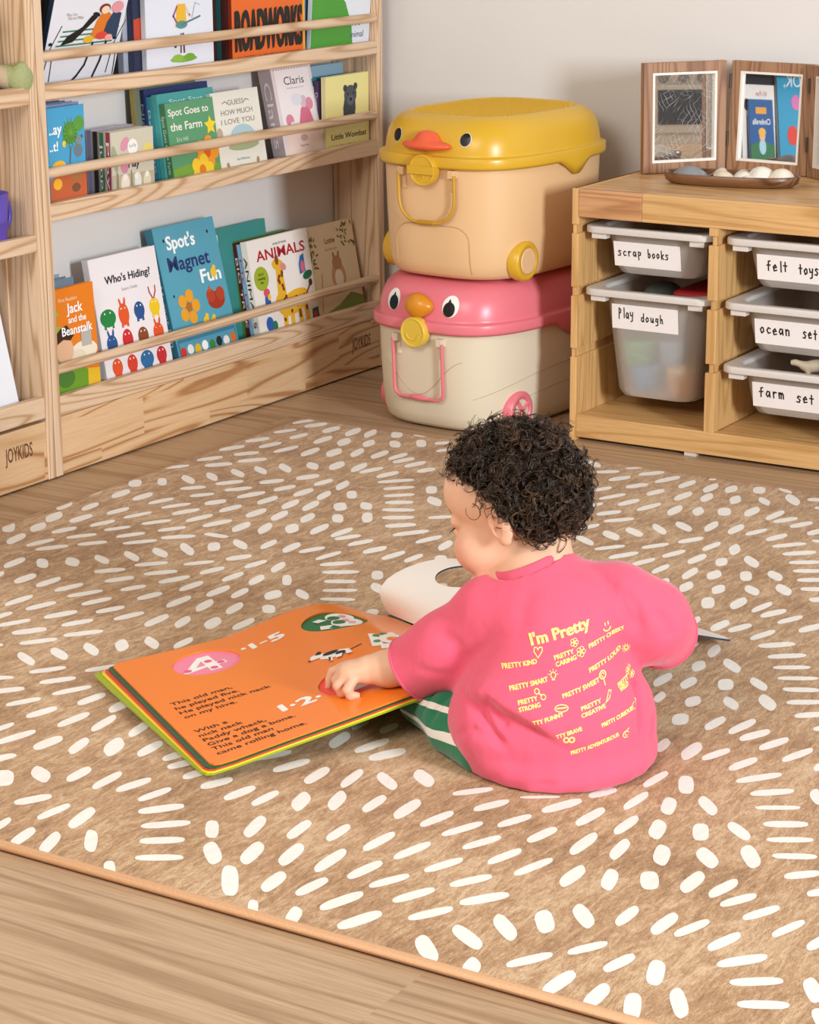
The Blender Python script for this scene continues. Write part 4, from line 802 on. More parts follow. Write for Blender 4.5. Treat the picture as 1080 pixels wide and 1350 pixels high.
        for q in (-1, 1):
            decal('eye_white', [(u*(1+.0), v) for u, v in circ(.0185, .022)], q*.074, ez+.002, WHITE, .0006, r)
            e = [(u-.002*q*0, v-.003) for u, v in circ(.0130, .0150)]
            decal('eye', e, q*.072, ez-.001, BLACK, .0014, r)
            decal('eye_lash', [(-.004, .0095), (.004, .0095), (.002, .0165), (.0005, .0175)], q*.072, ez-.001, BLACK, .0015, r)
        s = SDF((-.08, -.06, -.05), (.06, .06, .05), .002)
        s.ell((-.006, 0, 0), (.022, .030, .026), 0); s.ell((-.004, -.012, -.001), (.015, .026, .015), .012)
        V, Q = s.mesh(); p, du, nn = frame(front, 0, ez)
        np_obj('beak', V, Q, [plain('beak_ochre', '#d58a1e', rough=.3)], r, loc=p+Vector((-.004, 0, 0)))
    # latch on the rim
    LC = LID if kind == 'duck' else plain('latch_yellow', '#e0bd42', rough=.35)
    px = -a*1.0; R = .0325 if kind == 'duck' else .032; lz = zr-.004 if kind == 'duck' else zr+.000
    m = MB()
    m.loft([[(px-x, rr*math.cos(2*PI*j/40), lz+rr*math.sin(2*PI*j/40)) for j in range(40)] for rr, x in ((R, -.006), (R, .010), (R-.0015, .0125), (R-.0045, .0125), (R-.006, .0112))], LC)
    if kind == 'duck':
        m.box((px-.0165, -R-.001, lz-.008), (px-.004, R+.001, lz+.009), LC)
        m.tube([(px-.0125, .006*math.cos(t), lz-.016+.006*math.sin(t)) for t in np.linspace(0, PI, 9)], .0014, LC, n=6)
    else:
        m.tube([(px-.0117, .016*math.cos(t), lz-.002+.014*math.sin(t)) for t in np.linspace(PI+.15, 2*PI-.15, 15)], .0016, LC, n=6)
        m.tube([(px-.0117, -.019+.0035*math.cos(t), lz-.0035+.002*math.sin(t)) for t in np.linspace(0, PI, 6)], .001, LC, n=6)
    m.build('latch', r, bevel=.001)
    # carrying handle
    HC = plain('handle_ochre', '#c9982c', rough=.4) if kind == 'duck' else LID
    hy, ztop, zbot = (.070, zr-.012, zr-.112) if kind == 'duck' else (.064, zr-.020, zr-.142)
    cr = .048 if kind == 'duck' else .018
    path = [(hy, ztop)]
    for t in np.linspace(0, PI/2, 7): path.append((hy-cr+cr*math.cos(t), zbot+cr-cr*math.sin(t)))
    path += [(-y, z) for y, z in path[::-1]]
    P3 = []
    for y, z in path:
        p = front(y, z, False); P3.append((p.x-.012, y, z))
    m = MB().tube(P3, .0036, HC, n=10)
    if kind == 'duck':
        for i in range(-6, 7): m.tube([(front(0, zbot, False).x-.012, i*.0032-.0009, zbot), (front(0, zbot, False).x-.012, i*.0032+.0009, zbot)], .0048, HC, n=10)
    else:
        m.ell((front(0, zbot, False).x-.012, 0, zbot+.001), (.005, .026, .0065), HC)
    m.build('handle', r)
    for q in (-1, 1):
        x = front(q*hy*.9, ztop, False).x
        m = MB().box((x-.014, q*hy*.9-.0075, ztop-.006), (x+.002, q*hy*.9+.0075, ztop+.010), BODY)
        m.box((x-.004, q*hy*.86-.004, ztop-.034), (x+.003, q*hy*.86+.004, ztop-.006), BODY)
        m.build('handle_clip', r, bevel=.001)
    # moulded lines
    m = MB()
    DK = ink('#c9a070' if kind == 'duck' else '#bcae98', .6)
    if kind == 'duck':
        ln = [(-.092, .016+.008*i) for i in range(9)]+[(-.092+.034*(1-math.cos(a)), .084+.030*math.sin(a)) for a in np.linspace(.1, PI/2, 8)]
        ln += [(-.055+.011*i, .114) for i in range(1, 10)]+[(.050+.044*math.sin(a), .070+.044*math.cos(a)) for a in np.linspace(.1, PI/2, 9)]+[(.094, .064-.008*i) for i in range(6)]
        m.tube([front(y, z, False)+Vector((-.0004, 0, 0)) for y, z in ln], .0011, DK, n=6)
    else:
        m.tube([front(-.10+.0085*i, .115+.040*math.cos(i*.23+.2)-.0, False) for i in range(25)], .0009, DK, n=6)
        m.tube([side(-.22+.014*i, .075+.055*(1-math.exp(-i*.12))) for i in range(24)], .0009, DK, n=6)
        m.tube([side(-.18+.016*i, .045+.04*(1-math.exp(-i*.16))) for i in range(20)], .0009, DK, n=6)
    m.build('moulded_line', r)
    # wheels in their wells
    for q in (-1, 1):
        for x in (-.125, .125):
            y0 = side(x, .04).y if q < 0 else -side(x, .04).y
            w = MB(); R = .041
            cz = R+.0015 if kind != 'duck' else R-.0005
            def disc(prof_, mat):
                w.loft([[(x+rr*math.cos(2*PI*j/32), y0+q*yy, cz+rr*math.sin(2*PI*j/32)) for j in range(32)] for rr, yy in prof_], mat)
            if kind == 'duck':
                disc(((R, -.012), (R, .009), (R-.004, .013), (R*.70, .0135), (R*.68, .0115)), LID)
                disc(((R*.66, .011), (R*.66, .0135), (R*.60, .0145)), BODY)
            else:
                disc(((R, -.012), (R, .008), (R-.004, .012), (R*.66, .0125), (R*.62, .006)), LID)
                disc(((R*.60, .005), (R*.60, .009), (R*.55, .010)), BODY)
                for t in (.6, 2.2): w.tube([(x-R*.6*math.cos(t), y0+q*.0105, cz-R*.6*math.sin(t)), (x+R*.6*math.cos(t), y0+q*.0105, cz+R*.6*math.sin(t))], .0045, LID, n=8)
            w.build('wheel', r)
    return r
toy_box(0.002, -2.470, 4.290, 1.46, .262, .188, .212, .318, '#ddd0b6', '#e67a85', 'chick', 'pink-lidded cream toy box with round eyes, underneath the duck box')
toy_box(0.322, -2.456, 4.278, 1.483, .246, .187, .232, .334, '#e2ba8a', '#d6a82c', 'duck', 'yellow-lidded duck face toy box on top of the pink one')

# ---------------------------------------------------------------- low storage frame with plastic bins
TX, TY, TD = -2.193, 4.1355, 0.447
tr = empty('storage_unit', (TX, TY, 0), label='low honey pine storage unit holding plastic bins along the back wall', cat='storage unit')
GZ = [(.175, .193), (.3015, .320), (.429, .4475)]
cols = [0.0, .302, .6225, .925]
for i, x in enumerate(cols):
    x1 = x+(.0145 if i in (0, 3) else .021)
    m = MB()
    ins = 0.0065
    a, b2 = (x+.0008, x1-ins) if i == 0 else ((x+ins, x1-.0008) if i == 3 else (x+ins, x1-ins))
    zlo, zhi = (0.0, .52) if i in (0, 3) else (.054, .463)
    m.box((a, .004, zlo), (b2, TD-.004, zhi), TRO_Z)
    zs = [zlo]+[q for g in GZ for q in g]+[zhi]
    for z0, z1 in zip(zs[0::2], zs[1::2]):
        m.box((x, 0, z0), (x1, .03, z1), TRO_Z)
        m.box((x, .031, z0), (x1-.001, TD-.031, z1), TRO_Z)
        m.box((x, TD-.03, z0), (x1, TD, z1), TRO_Z)
    m.build('side_panel' if i in (0, 3) else 'divider', tr, bevel=.0012)
MB().box((.0145, -.001, .463), (.1555, .021, .5195), TRO_FASCIA).box((.1555, -.001, .463), (.925, .021, .5195), TRO_X).build('front_fascia', tr, bevel=.002)
MB().box((.0145, .0215, .488), (.925, TD, .5195), TRO_TOP).build('top_board', tr, bevel=.0012)
MB().box((.0145, .0, .008), (.925, .02, .0555), TRO_X).build('base_rail', tr, bevel=.002)
MB().box((.0145, .0205, .030), (.925, TD-.02, .0525), TRO_X).build('bottom_board', tr, bevel=.001)
MB().box((.26, .004, .0), (.285, .03, .008), ink('#cfc6ba', .6)).build('foot', tr)
def bin_mat():
    m, n, l, b = new_mat('frosted_plastic')
    b.inputs['Base Color'].default_value = lin('#d9d2cb'); b.inputs['Roughness'].default_value = .35
    tl = node(n, 'ShaderNodeBsdfTranslucent', Color=lin('#e9e2da')); tp = node(n, 'ShaderNodeBsdfRefraction', Color=(.95, .95, .95, 1), Roughness=.42, IOR=1.25)
    m1 = node(n, 'ShaderNodeMixShader'); m1.inputs[0].default_value = .12
    m2 = node(n, 'ShaderNodeMixShader'); m2.inputs[0].default_value = .46
    out = n['Material Output']
    l.new(b.outputs[0], m1.inputs[1]); l.new(tl.outputs[0], m1.inputs[2]); l.new(m1.outputs[0], m2.inputs[1]); l.new(tp.outputs[0], m2.inputs[2]); l.new(m2.outputs[0], out.inputs['Surface'])
    return m
FROST = bin_mat(); RIM = plain('bin_rim', '#d5cec7', rough=.4); LABEL = ink('#efe9e6', .6); PENK = ink('#1c1a1c', .5)
def rrect(x0, x1, y0, y1, rad, z, n=7):
    o = []
    for cx, cy, a0 in ((x1-rad, y0+rad, -PI/2), (x1-rad, y1-rad, 0), (x0+rad, y1-rad, PI/2), (x0+rad, y0+rad, PI)):
        for i in range(n+1):
            a = a0+PI/2*i/n; o.append((cx+rad*math.cos(a), cy+rad*math.sin(a), z))
    return o
def bin_(ix, zrim, hh, label, text, pen, group='plastic bins in the storage unit', lw=.148):
    x0 = TX+(.0165 if ix == 0 else .3255); wd = .2845 if ix == 0 else .294
    r = empty('storage_bin', (x0+wd/2, TY+.012, zrim), label=label, cat='storage bin', group=group)
    hw = wd/2; L = .40
    m = MB()
    tap = .010+hh*.05
    i0 = rrect(-hw+.030, hw-.030, .026, L-.03, .045, -.004)
    b0 = rrect(-hw+.030+tap, hw-.030-tap, .026+tap, L-.03-tap, .042, -hh+.012)
    b1 = rrect(-hw+.038+tap, hw-.038-tap, .034+tap, L-.038-tap, .036, -hh)
    m.loft([i0, b0, b1], FROST, cap0=False)
    m.build('body', r)
    m = MB()
    o0 = rrect(-hw, hw, 0, L, .030, -.010); o1 = rrect(-hw, hw, 0, L, .030, .002); o2 = rrect(-hw+.002, hw-.002, .002, L-.002, .029, .004)
    q0 = rrect(-hw+.026, hw-.026, .022, L-.026, .045, .003); q1 = rrect(-hw+.029, hw-.029, .025, L-.029, .045, -.006)
    ob = rrect(-hw+.003, hw-.003, .003, L-.003, .028, -.010)
    m.loft([q1, ob, o0, o1, o2, q0, q1], RIM, cap0=False, cap1=False)
    m.box((-hw+.018, .008, -.022), (-hw+.05, .030, -.009), RIM); m.box((hw-.05, .008, -.022), (hw-.018, .030, -.009), RIM)
    m.build('rim', r, bevel=.0015)
    # paper label on the sloping front
    lx = -hw+.0565 if ix == 0 else -hw+.060; lz0, lz1 = -.0795+.001, -.0275
    def yat(z): return .026+tap*(-z-.004)/(hh-.016)-.0008
    m = MB(); m.add([(lx, yat(lz0), lz0), (lx+lw, yat(lz0), lz0), (lx+lw, yat(lz1), lz1), (lx, yat(lz1), lz1)], [(0, 1, 2, 3)], LABEL)
    m.art(pen, lw, lz1-lz0, lambda x, y, k: (lx+x, yat(lz0+y)-.0003-.00002*k, lz0+y))
    m.build('paper_label', r)
    return r
b1 = bin_(0, .441, .094, 'shallow frosted bin labelled scrap books, left column top', 'scrap books', pen_art('scrap', .05, .42, .075, .26, .016, PENK)+pen_art('books', .50, .42, .066, .26, .016, PENK))
b2 = bin_(0, .3135, .222, 'deep frosted bin with coloured tubs inside, left column bottom', 'Play dough', pen_art('Play', .09, .44, .066, .32, .016, PENK)+pen_art('dough', .43, .38, .072, .26, .016, PENK))
b3 = bin_(1, .441, .094, 'shallow frosted bin labelled felt toys, middle column top', 'felt toys', pen_art('felt', .12, .38, .080, .32, .018, PENK)+pen_art('toys', .54, .36, .070, .32, .018, PENK), lw=.158)
b4 = bin_(1, .3135, .094, 'shallow frosted bin labelled ocean set, middle of the middle column', 'ocean set', pen_art('ocean', .06, .42, .084, .32, .018, PENK)+pen_art('set', .63, .40, .070, .32, .018, PENK), lw=.158)
b5 = bin_(1, .1865, .094, 'shallow frosted bin labelled farm set, bottom of the middle column', 'farm set', pen_art('farm', .08, .42, .088, .32, .018, PENK)+pen_art('set', .58, .36, .085, .32, .018, PENK), lw=.158)
# things inside the bins
bx = TX+.0165+.142; by = TY+.012
def tub(x, y, z, r0, hgt, col, label, lidc=None):
    t = empty('dough_tub', (x, y, z), label=label, cat='dough tub', group='dough tubs in the deep bin')
    MB().loft([[(r0*q*math.cos(2*PI*j/24), r0*q*math.sin(2*PI*j/24), zz) for j in range(24)] for q, zz in ((.85, 0), (.9, .003), (1, hgt*.8))], ink(col, .4)).build('pot', t)
    MB().loft([[(r0*q*math.cos(2*PI*j/24), r0*q*math.sin(2*PI*j/24), zz) for j in range(24)] for q, zz in ((1.06, hgt*.8), (1.06, hgt*.97), (1.0, hgt))], ink(lidc or col, .4)).build('lid', t)
zb = .3135-.222+.0035
tub(bx-.062, by+.097, zb+.052, .037, .052, '#7fcf9c', 'green dough tub seen through the deep bin, upper left')
tub(bx-.045, by+.097, zb, .036, .050, '#78b8ea', 'light blue dough tub at the bottom of the deep bin')
tub(bx+.045, by+.097, zb, .039, .058, '#f0a83a', 'amber dough tub at the bottom right of the deep bin', '#e5b765')
tub(bx+.02, by+.100, zb+.06, .036, .05, '#9cc4ea', 'pale blue dough tub in the middle of the deep bin')
tub(bx+.03, by+.19, zb, .040, .06, '#c98a8a', 'rosy dough tub at the back of the deep bin')
tub(bx-.05, by+.19, zb, .040, .06, '#cfd0cc', 'white dough tub at the back of the deep bin')
rp_ = MB().box((bx+.008-bx, 0, 0), (.103, .16, .030), ink('#b3242c', .5)).build('red_pouch', None, bevel=.01, segs=3, loc=(bx, by+.11, .279))
tag(rp_, 'red pouch sticking up in the deep frosted bin', 'pouch')
gp = MB().ell((0, 0, 0), (.035, .05, .022), ink('#59605c', .6)).build('grey_pouch', None, loc=(bx-.035, by+.16, .292))
tag(gp, 'dark grey soft pouch in the deep frosted bin', 'pouch')
# farm animal figures in the lowest bin
s = SDF((-.05, -.02, -.03), (.06, .03, .05), .002)
s.ell((0, 0, .01), (.030, .013, .013), 0); s.cone((-.024, 0, .014), (-.038, 0, .022), .008, .006, .006); s.ell((-.043, 0, .023), (.009, .0055, .006), .004)
for x in (-.018, .018):
    for y in (-.007, .007): s.cone((x, y, .004), (x+.002, y, -.018), .0045, .0035, .004)
V, Q = s.mesh()
fg = np_obj('animal_figure', V, Q, [plain('animal_tan', '#b7a58c', rough=.6)], loc=(-1.690, TY+.085, .186)); fg.rotation_euler = (.2, -.15, .4)
tag(fg, 'pale tan toy animal lying in the farm set bin', 'toy animal', 'toy animals in the farm bin')
f2 = fg.copy(); COLL.objects.link(f2); f2.location = (-1.640, TY+.13, .187); f2.rotation_euler = (-1.2, .1, 2.2); f2.data = fg.data.copy(); f2.data.materials[0] = plain('animal_dark', '#3c4a48', rough=.5)
tag(f2, 'dark green toy animal in the farm set bin', 'toy animal', 'toy animals in the farm bin')

# ---------------------------------------------------------------- folding mirror
def mirror_mat(name, scratched):
    m, n, l, b = new_mat(name)
    b.inputs['Metallic'].default_value = 1; b.inputs['Base Color'].default_value = (.86, .87, .88, 1); b.inputs['Roughness'].default_value = .015
    if scratched:
        tc = node(n, 'ShaderNodeTexCoord'); add = None
        for i, (rot, sc, th) in enumerate(((.35, 34, .965), (-.5, 26, .975), (1.25, 30, .975), (2.2, 22, .98))):
            mp = node(n, 'ShaderNodeMapping'); mp.inputs['Rotation'].default_value = (0, rot, 0); mp.inputs['Location'].default_value = (i*3.1, 0, i*1.7)
            l.new(tc.outputs['Object'], mp.inputs[0])
            wv = node(n, 'ShaderNodeTexWave', bands_direction='X'); wv.inputs['Scale'].default_value = sc; wv.inputs['Distortion'].default_value = 5.0; wv.inputs['Detail'].default_value = 2; wv.inputs['Detail Scale'].default_value = 1.2
            l.new(mp.outputs[0], wv.inputs['Vector'])
            nz = node(n, 'ShaderNodeTexNoise', Scale=22.0); l.new(mp.outputs[0], nz.inputs['Vector'])
            mr = node(n, 'ShaderNodeMapRange'); mr.inputs[1].default_value = th; mr.inputs[2].default_value = 1; l.new(wv.outputs['Fac'], mr.inputs[0])
            m2 = node(n, 'ShaderNodeMapRange'); m2.inputs[1].default_value = .45; m2.inputs[2].default_value = .65; l.new(nz.outputs['Fac'], m2.inputs[0])
            mu = node(n, 'ShaderNodeMath', operation='MULTIPLY'); l.new(mr.outputs[0], mu.inputs[0]); l.new(m2.outputs[0], mu.inputs[1])
            if add is None: add = mu.outputs[0]
            else:
                a = node(n, 'ShaderNodeMath', operation='MAXIMUM'); l.new(add, a.inputs[0]); l.new(mu.outputs[0], a.inputs[1]); add = a.outputs[0]
        df = node(n, 'ShaderNodeBsdfDiffuse', Color=lin('#d9d5d2')); mx = node(n, 'ShaderNodeMixShader')
        fm = node(n, 'ShaderNodeMath', operation='MULTIPLY_ADD'); fm.inputs[1].default_value = .5; fm.inputs[2].default_value = .06; l.new(add, fm.inputs[0])
        l.new(fm.outputs[0], mx.inputs[0]); l.new(b.outputs[0], mx.inputs[1]); l.new(df.outputs[0], mx.inputs[2]); l.new(mx.outputs[0], n['Material Output'].inputs['Surface'])
    return m
MIR, MIRS = mirror_mat('mirror_glass', False), mirror_mat('mirror_scratched', True)
mp_ = [(-2.160, 4.385), (-2.039, 4.534), (-1.851, 4.518), (-1.720, 4.414)]
ms = empty('folding_mirror', (mp_[1][0], mp_[1][1], .5205), label='three-panel walnut folding mirror standing on the storage unit', cat='mirror')
WHT = ink('#ece6dc', .5)
for i in range(3):
    p, q = Vector((*mp_[i], 0)), Vector((*mp_[i+1], 0)); d = (q-p); L = d.length; ang = math.atan2(d.y, d.x)
    off = p-Vector((*mp_[1], 0))
    hh, fw, t = .2275, .021, .016
    def place(o): o.location = off; o.rotation_euler = (TILT, 0, ang); return o
    TILT = -.052 if i == 1 else (-.03 if i == 0 else 0)
    e = .0012
    m = MB()
    m.box((e, 0, 0), (e+fw, t, hh), WALNUT); m.box((L-e-fw, 0, 0), (L-e, t, hh), WALNUT)
    m.box((e+fw, 0, 0), (L-e-fw, t, fw), WALNUT); m.box((e+fw, 0, hh-fw), (L-e-fw, t, hh), WALNUT)
    m.box((e+fw, t-.003, fw), (L-e-fw, t, hh-fw), WALNUT)
    fo = place(m.build('frame', ms, bevel=.0012))
    x0, x1, z0, z1, s_ = e+fw, L-e-fw, fw, hh-fw, .005
    m = MB(); m.box((x0, .001, z0), (x0+s_, .008, z1), WHT); m.box((x1-s_, .001, z0), (x1, .008, z1), WHT); m.box((x0+s_, .001, z0), (x1-s_, .008, z0+s_), WHT); m.box((x0+s_, .001, z1-s_), (x1-s_, .008, z1), WHT)
    b_ = m.build('inner_border', fo); tag(b_, 'cream inner border')
    MB().box((x0+s_*.5, .0075, z0+s_*.5), (x1-s_*.5, .010, z1-s_*.5), MIRS if i == 0 else MIR).build('mirror_glass', fo)
    if i:
        mh = MB()
        for zz in (.05, .17): mh.tube([(0, -.001, zz), (0, -.001, zz+.03)], .003, ink('#4a3a2e', .4), n=10)
        mh.build('hinge', fo)

# ---------------------------------------------------------------- tray of shells
ty = empty('wooden_tray', (-1.938, 4.338, .5205), (0, 0, .17), 'long dark walnut tray of seashells in front of the folding mirror', 'tray')
def oval(sx, sy, z): return [(sx*spow(math.cos(2*PI*j/64), .8), sy*spow(math.sin(2*PI*j/64), .9), z) for j in range(64)]
m = MB().loft([oval(.125, .045, 0), oval(.136, .054, .006), oval(.141, .0585, .021), oval(.1385, .056, .0225), oval(.134, .0515, .021), oval(.126, .045, .007), oval(.05, .02, .006)], WALNUT_X)
m.box((-.045, -.047, .0055), (-.040, .047, .018), WALNUT_X)
m.build('tray_body', ty)
def shell(x, y, z, r, hgt, rot, tiltx, col, label, kind='fan'):
    m = MB(); rings = []; NU = 40
    for i in range(1, 9):
        q = i/8; ring = []
        for j in range(NU):
            t = 2*PI*j/NU
            w = 1+.05*math.cos(t*15) if kind == 'fan' else 1
            rx = r*q*w*(1.0-.18*max(0, -math.sin(t))); ry = r*q*w*(.82 if math.sin(t) > 0 else 1.0)
            ring.append((rx*math.cos(t), ry*math.sin(t)-r*.25*(1-q), hgt*(1-q**2.2)))
        rings.append(ring)
    mat = plain('shell_'+col.lstrip('#'), col, rough=.45, noise=.08, scale=140)
    m.add([(0, -r*.25, hgt)]+rings[0], [(0, 1+j, 1+(j+1) % NU) for j in range(NU)], mat, True)
    m.loft(rings, mat, cap0=False, cap1=False)
    inn = [[(px*.93, py*.93, pz*.9) for px, py, pz in ring] for ring in rings[::-1]]
    m.loft([rings[-1]]+inn, mat, cap0=False, cap1=False)
    o = m.build('seashell', None, loc=(x, y, z), rot=(tiltx, 0, rot)); return tag(o, label, 'seashell', 'seashells on the tray')
c17, s17 = math.cos(.17), math.sin(.17)
def onT(u, v): return -1.938+u*c17-v*s17, 4.338+u*s17+v*c17
for u, v, zz, r_, hg, ro, ti, col, lb in ((-.088, .004, .013, .037, .021, .4, .05, '#8c8c8e', 'large grey clam shell at the left end of the tray'),
        (-.026, .016, .016, .017, .016, 1.0, .2, '#c9beb0', 'small sandy shell beside the divider of the tray'),
        (-.012, -.018, .012, .025, .018, .2, .1, '#ddccb2', 'ribbed cream shell left of the middle of the tray'),
        (.024, -.014, .012, .022, .018, 2.0, .15, '#e6dccd', 'small pale shell in the middle of the tray'),
        (.062, .006, .014, .033, .026, .1, .2, '#e9e1d3', 'big white shell right of the middle of the tray'),
        (.048, -.032, .011, .022, .013, -.6, .1, '#efe8db', 'flat white shell at the near rim of the tray'),
        (.102, .000, .013, .030, .025, .6, .15, '#e9decb', 'rounded cream shell at the right end of the tray'),
        (.015, .030, .013, .020, .015, 1.3, .1, '#c8bda9', 'sandy shell against the far rim of the tray')):
    x, y = onT(u, v); shell(x, y, .5205+zz, r_, hg, ro, ti, col, lb)

# ---------------------------------------------------------------- play kitchen to the right, seen in the scratched mirror
tk = empty('play_kitchen', (.36, 3.80, 0), (0, 0, -PI/2-.12), 'wooden play kitchen with three knobs and a dark oven, seen in the left mirror', 'play kitchen')
KW = plain('kitchen_panel', '#cbbfae', rough=.5)
MB().box((-.35, 0, .0), (.35, .32, .68), KW).build('body', tk, bevel=.004)
MB().box((-.36, -.015, .68), (.36, .33, .70), ink('#e4dccf', .4)).build('worktop', tk, bevel=.003)
od = MB().box((-.185, -.010, .44), (.045, -.001, .592), KW).build('oven_door', tk, bevel=.003)
MB().box((-.152, -.013, .468), (.010, -.0105, .576), ink('#1f2226', .15)).build('oven_window', od)
for q in (-1, 0, 1): MB().loft([[(-.07+q*.062+rr*math.cos(2*PI*j/28), yy, .615+rr*math.sin(2*PI*j/28)) for j in range(28)] for rr, yy in ((.0175, 0), (.0175, -.012), (.015, -.014))], ink('#77706b', .35)).build('knob', tk)
# ---------------------------------------------------------------- big open book on the rug
OX, OY, OZ = -1.36, 2.50, 0.0128
LIME, GRN, RED, ORG, YEL, CRM = ink('#9aa81c', .3), ink('#1f5a38', .35), ink('#d9432a', .35), ink('#f0812a', .22, .5), ink('#ecd23a', .35), plain('page_white', '#e9dfd4', rough=.45)
ob = empty('open_book', (OX, OY, OZ), (0, 0, YAW), 'big open board book with orange page lying on the rug beside the child', 'book')
BU, BV, BL0 = Vector((.88, .475)), Vector((-.41, .912)), Vector((-.429, -.025))
SW, TW = .462, .44
zs_, zn_ = [0, .1, .2, .3, .4, .462], [.021, .037, .052, .069, .080, .074]
ts_, zt_ = [0, .19, .3, .35, .39, .425, .462], [.019, .030, .057, .058, .046, .028, .016]
def page_pt(s_, t_, lift=0.0, drop=1.0):
    q = min(max(t_/TW, 0), 1); ss = min(max(s_, 0), SW)
    zn = np.interp([ss-.03, ss, ss+.03], zs_, zn_).mean(); zt = np.interp([ss-.018, ss, ss+.018], ts_, zt_).mean()
    p = BL0+BU*s_+BV*t_
    return Vector((p.x, p.y, ((1-q)*zn+q*zt)*drop+lift))
def sheet(name, mat, fn, holes, w, h, step, thick, parent, ext=(0, 0, 0, 0), art=None, rim=None):
    """a sheet of board with real cut-outs: outline and holes triangulated on a grid"""
    x0, y0, x1, y1 = -ext[0], -ext[1], w+ext[2], h+ext[3]
    pts, edges = [], []
    def loop(P):
        o = len(pts); pts.extend(P); edges.extend([(o+i, o+(i+1) % len(P)) for i in range(len(P))])
    nx, ny = int((x1-x0)/step), int((y1-y0)/step); out = []
    rc = .012
    out += [Vector((x0+rc+(x1-x0-2*rc)*i/nx, y0)) for i in range(nx+1)]+[Vector((x1, y0+(y1-y0)*i/ny)) for i in range(1, ny)]
    out += [Vector((x1-(x1-x0-rc)*i/nx, y1)) for i in range(nx+1)]+[Vector((x0+rc*.3, y1-rc*.3))]+[Vector((x0, y1-rc-(y1-y0-2*rc)*i/ny)) for i in range(ny+1)]+[Vector((x0+rc*.3, y0+rc*.3))]
    loop(out)
    for hx, hy, rx, ry in holes: loop([Vector((hx+rx*math.cos(2*PI*i/40), hy+ry*math.sin(2*PI*i/40))) for i in range(40)])
    for i in range(1, nx):
        for j in range(1, ny):
            x, y = x0+(x1-x0)*i/nx, y0+(y1-y0)*j/ny
            if all(abs(((x-hx)/rx)**2+((y-hy)/ry)**2) > 1.12 or ((x-hx)/rx)**2+((y-hy)/ry)**2 < .88 for hx, hy, rx, ry in holes): pts.append(Vector((x, y)))
    V, E_, F, *_ = geometry.delaunay_2d_cdt(pts, edges, [], 0, 1e-6)
    keep = []
    for f in F:
        c = sum((V[i] for i in f), Vector((0, 0)))/len(f)
        if c.x < x0 or c.x > x1 or c.y < y0 or c.y > y1: continue
        if any(((c.x-hx)/rx)**2+((c.y-hy)/ry)**2 < 1 for hx, hy, rx, ry in holes): continue
        a = sum(V[f[i]].x*V[f[(i+1) % len(f)]].y-V[f[(i+1) % len(f)]].x*V[f[i]].y for i in range(len(f)))
        keep.append(tuple(f) if a > 0 else tuple(f)[::-1])
    me_v = [fn(p.x, p.y) for p in V]; low_v = []
    for p in V:
        e = .002; nn = (fn(p.x+e, p.y)-fn(p.x-e, p.y)).cross(fn(p.x, p.y+e)-fn(p.x, p.y-e))
        nn = nn.normalized() if nn.length > 1e-12 else Vector((0, 0, 1))
        low_v.append(fn(p.x, p.y)-nn*thick)
    m = MB(); m.add(me_v, keep, mat, True); m.add(low_v, [f[::-1] for f in keep], mat, True)
    cnt = {}
    for f in keep:
        for a, b_ in zip(f, f[1:]+f[:1]): cnt.setdefault((min(a, b_), max(a, b_)), []).append((a, b_))
    for es in cnt.values():
        if len(es) == 1:
            a, b_ = es[0]
            m.add([me_v[a], me_v[b_], low_v[b_], low_v[a]], [(0, 3, 2, 1)], rim or mat)
    if art: m.art(art, 1, 1, lambda x, y, k: fn(x, y)+Vector((0, 0, .0004+.0003*k)))
    o = m.build(name, parent)
    return o
H4, H3, H2 = (.122, .356, .051, .051), (.330, .353, .053, .044), (.258, .115, .052, .050)
def dot(x, y, r, c): return ('e', x, y, r, r, 0, c)
WH = '#f1ece4'
pic = []
for txt, y in (('This old man,', .2285), ('he played five.', .2095), ('He played nick nack', .1905), ('on my hive.', .172)): pic.append(('t', txt, .023, y, .0105, '#2a1208', {'al': 'L', 'bold': .012, 'sx': 1.12}))
for txt, y in (('With a', .115), ('nick nack', .0975), ('Paddy whack,', .0795), ('Give a dog a bone.', .062), ('This old man', .0445), ('came rolling home.', .0265)): pic.append(('t', txt, .018, y, .0105, '#2a1208', {'al': 'L', 'bold': .012, 'sx': 1.12}))
pic += [dot(.186, .369, .004, WH), ('t', '1', .2, .356, .022, WH, {'bold': .06, 'sx': 1.3}), ('l', [(.213, .366), (.222, .366)], .004, WH), ('t', '5', .238, .353, .026, WH, {'bold': .06, 'sx': 1.3}),
        ('t', '1', .143, .092, .024, WH, {'bold': .06, 'sx': 1.3}), dot(.158, .103, .004, WH), ('t', '2', .178, .090, .026, WH, {'bold': .06, 'sx': 1.3}), dot(.197, .102, .004, WH)]
# dog
pic += [('e', .275, .222, .024, .011, -.15, WH), ('e', .252, .236, .011, .008, -.2, WH), ('p', [(.236, .229), (.252, .228), (.25, .240), (.242, .238)], WH), dot(.2365, .230, .0022, '#1b1714'), ('p', [(.250, .242), (.258, .250), (.262, .246), (.258, .238)], '#1b1714'), ('e', .270, .230, .012, .005, -.1, '#1b1714'), ('e', .281, .217, .008, .006, 0, '#1b1714'), ('l', [(.296, .218), (.318, .226)], .0022, '#3c2014'), ('p', [(.258, .22), (.266, .218), (.262, .200), (.257, .202)], WH), ('p', [(.272, .214), (.282, .212), (.276, .202), (.268, .204)], WH), ('p', [(.287, .214), (.295, .214), (.294, .203), (.286, .204)], WH), ('l', [(.258, .204), (.262, .214)], .003, '#1b1714')]
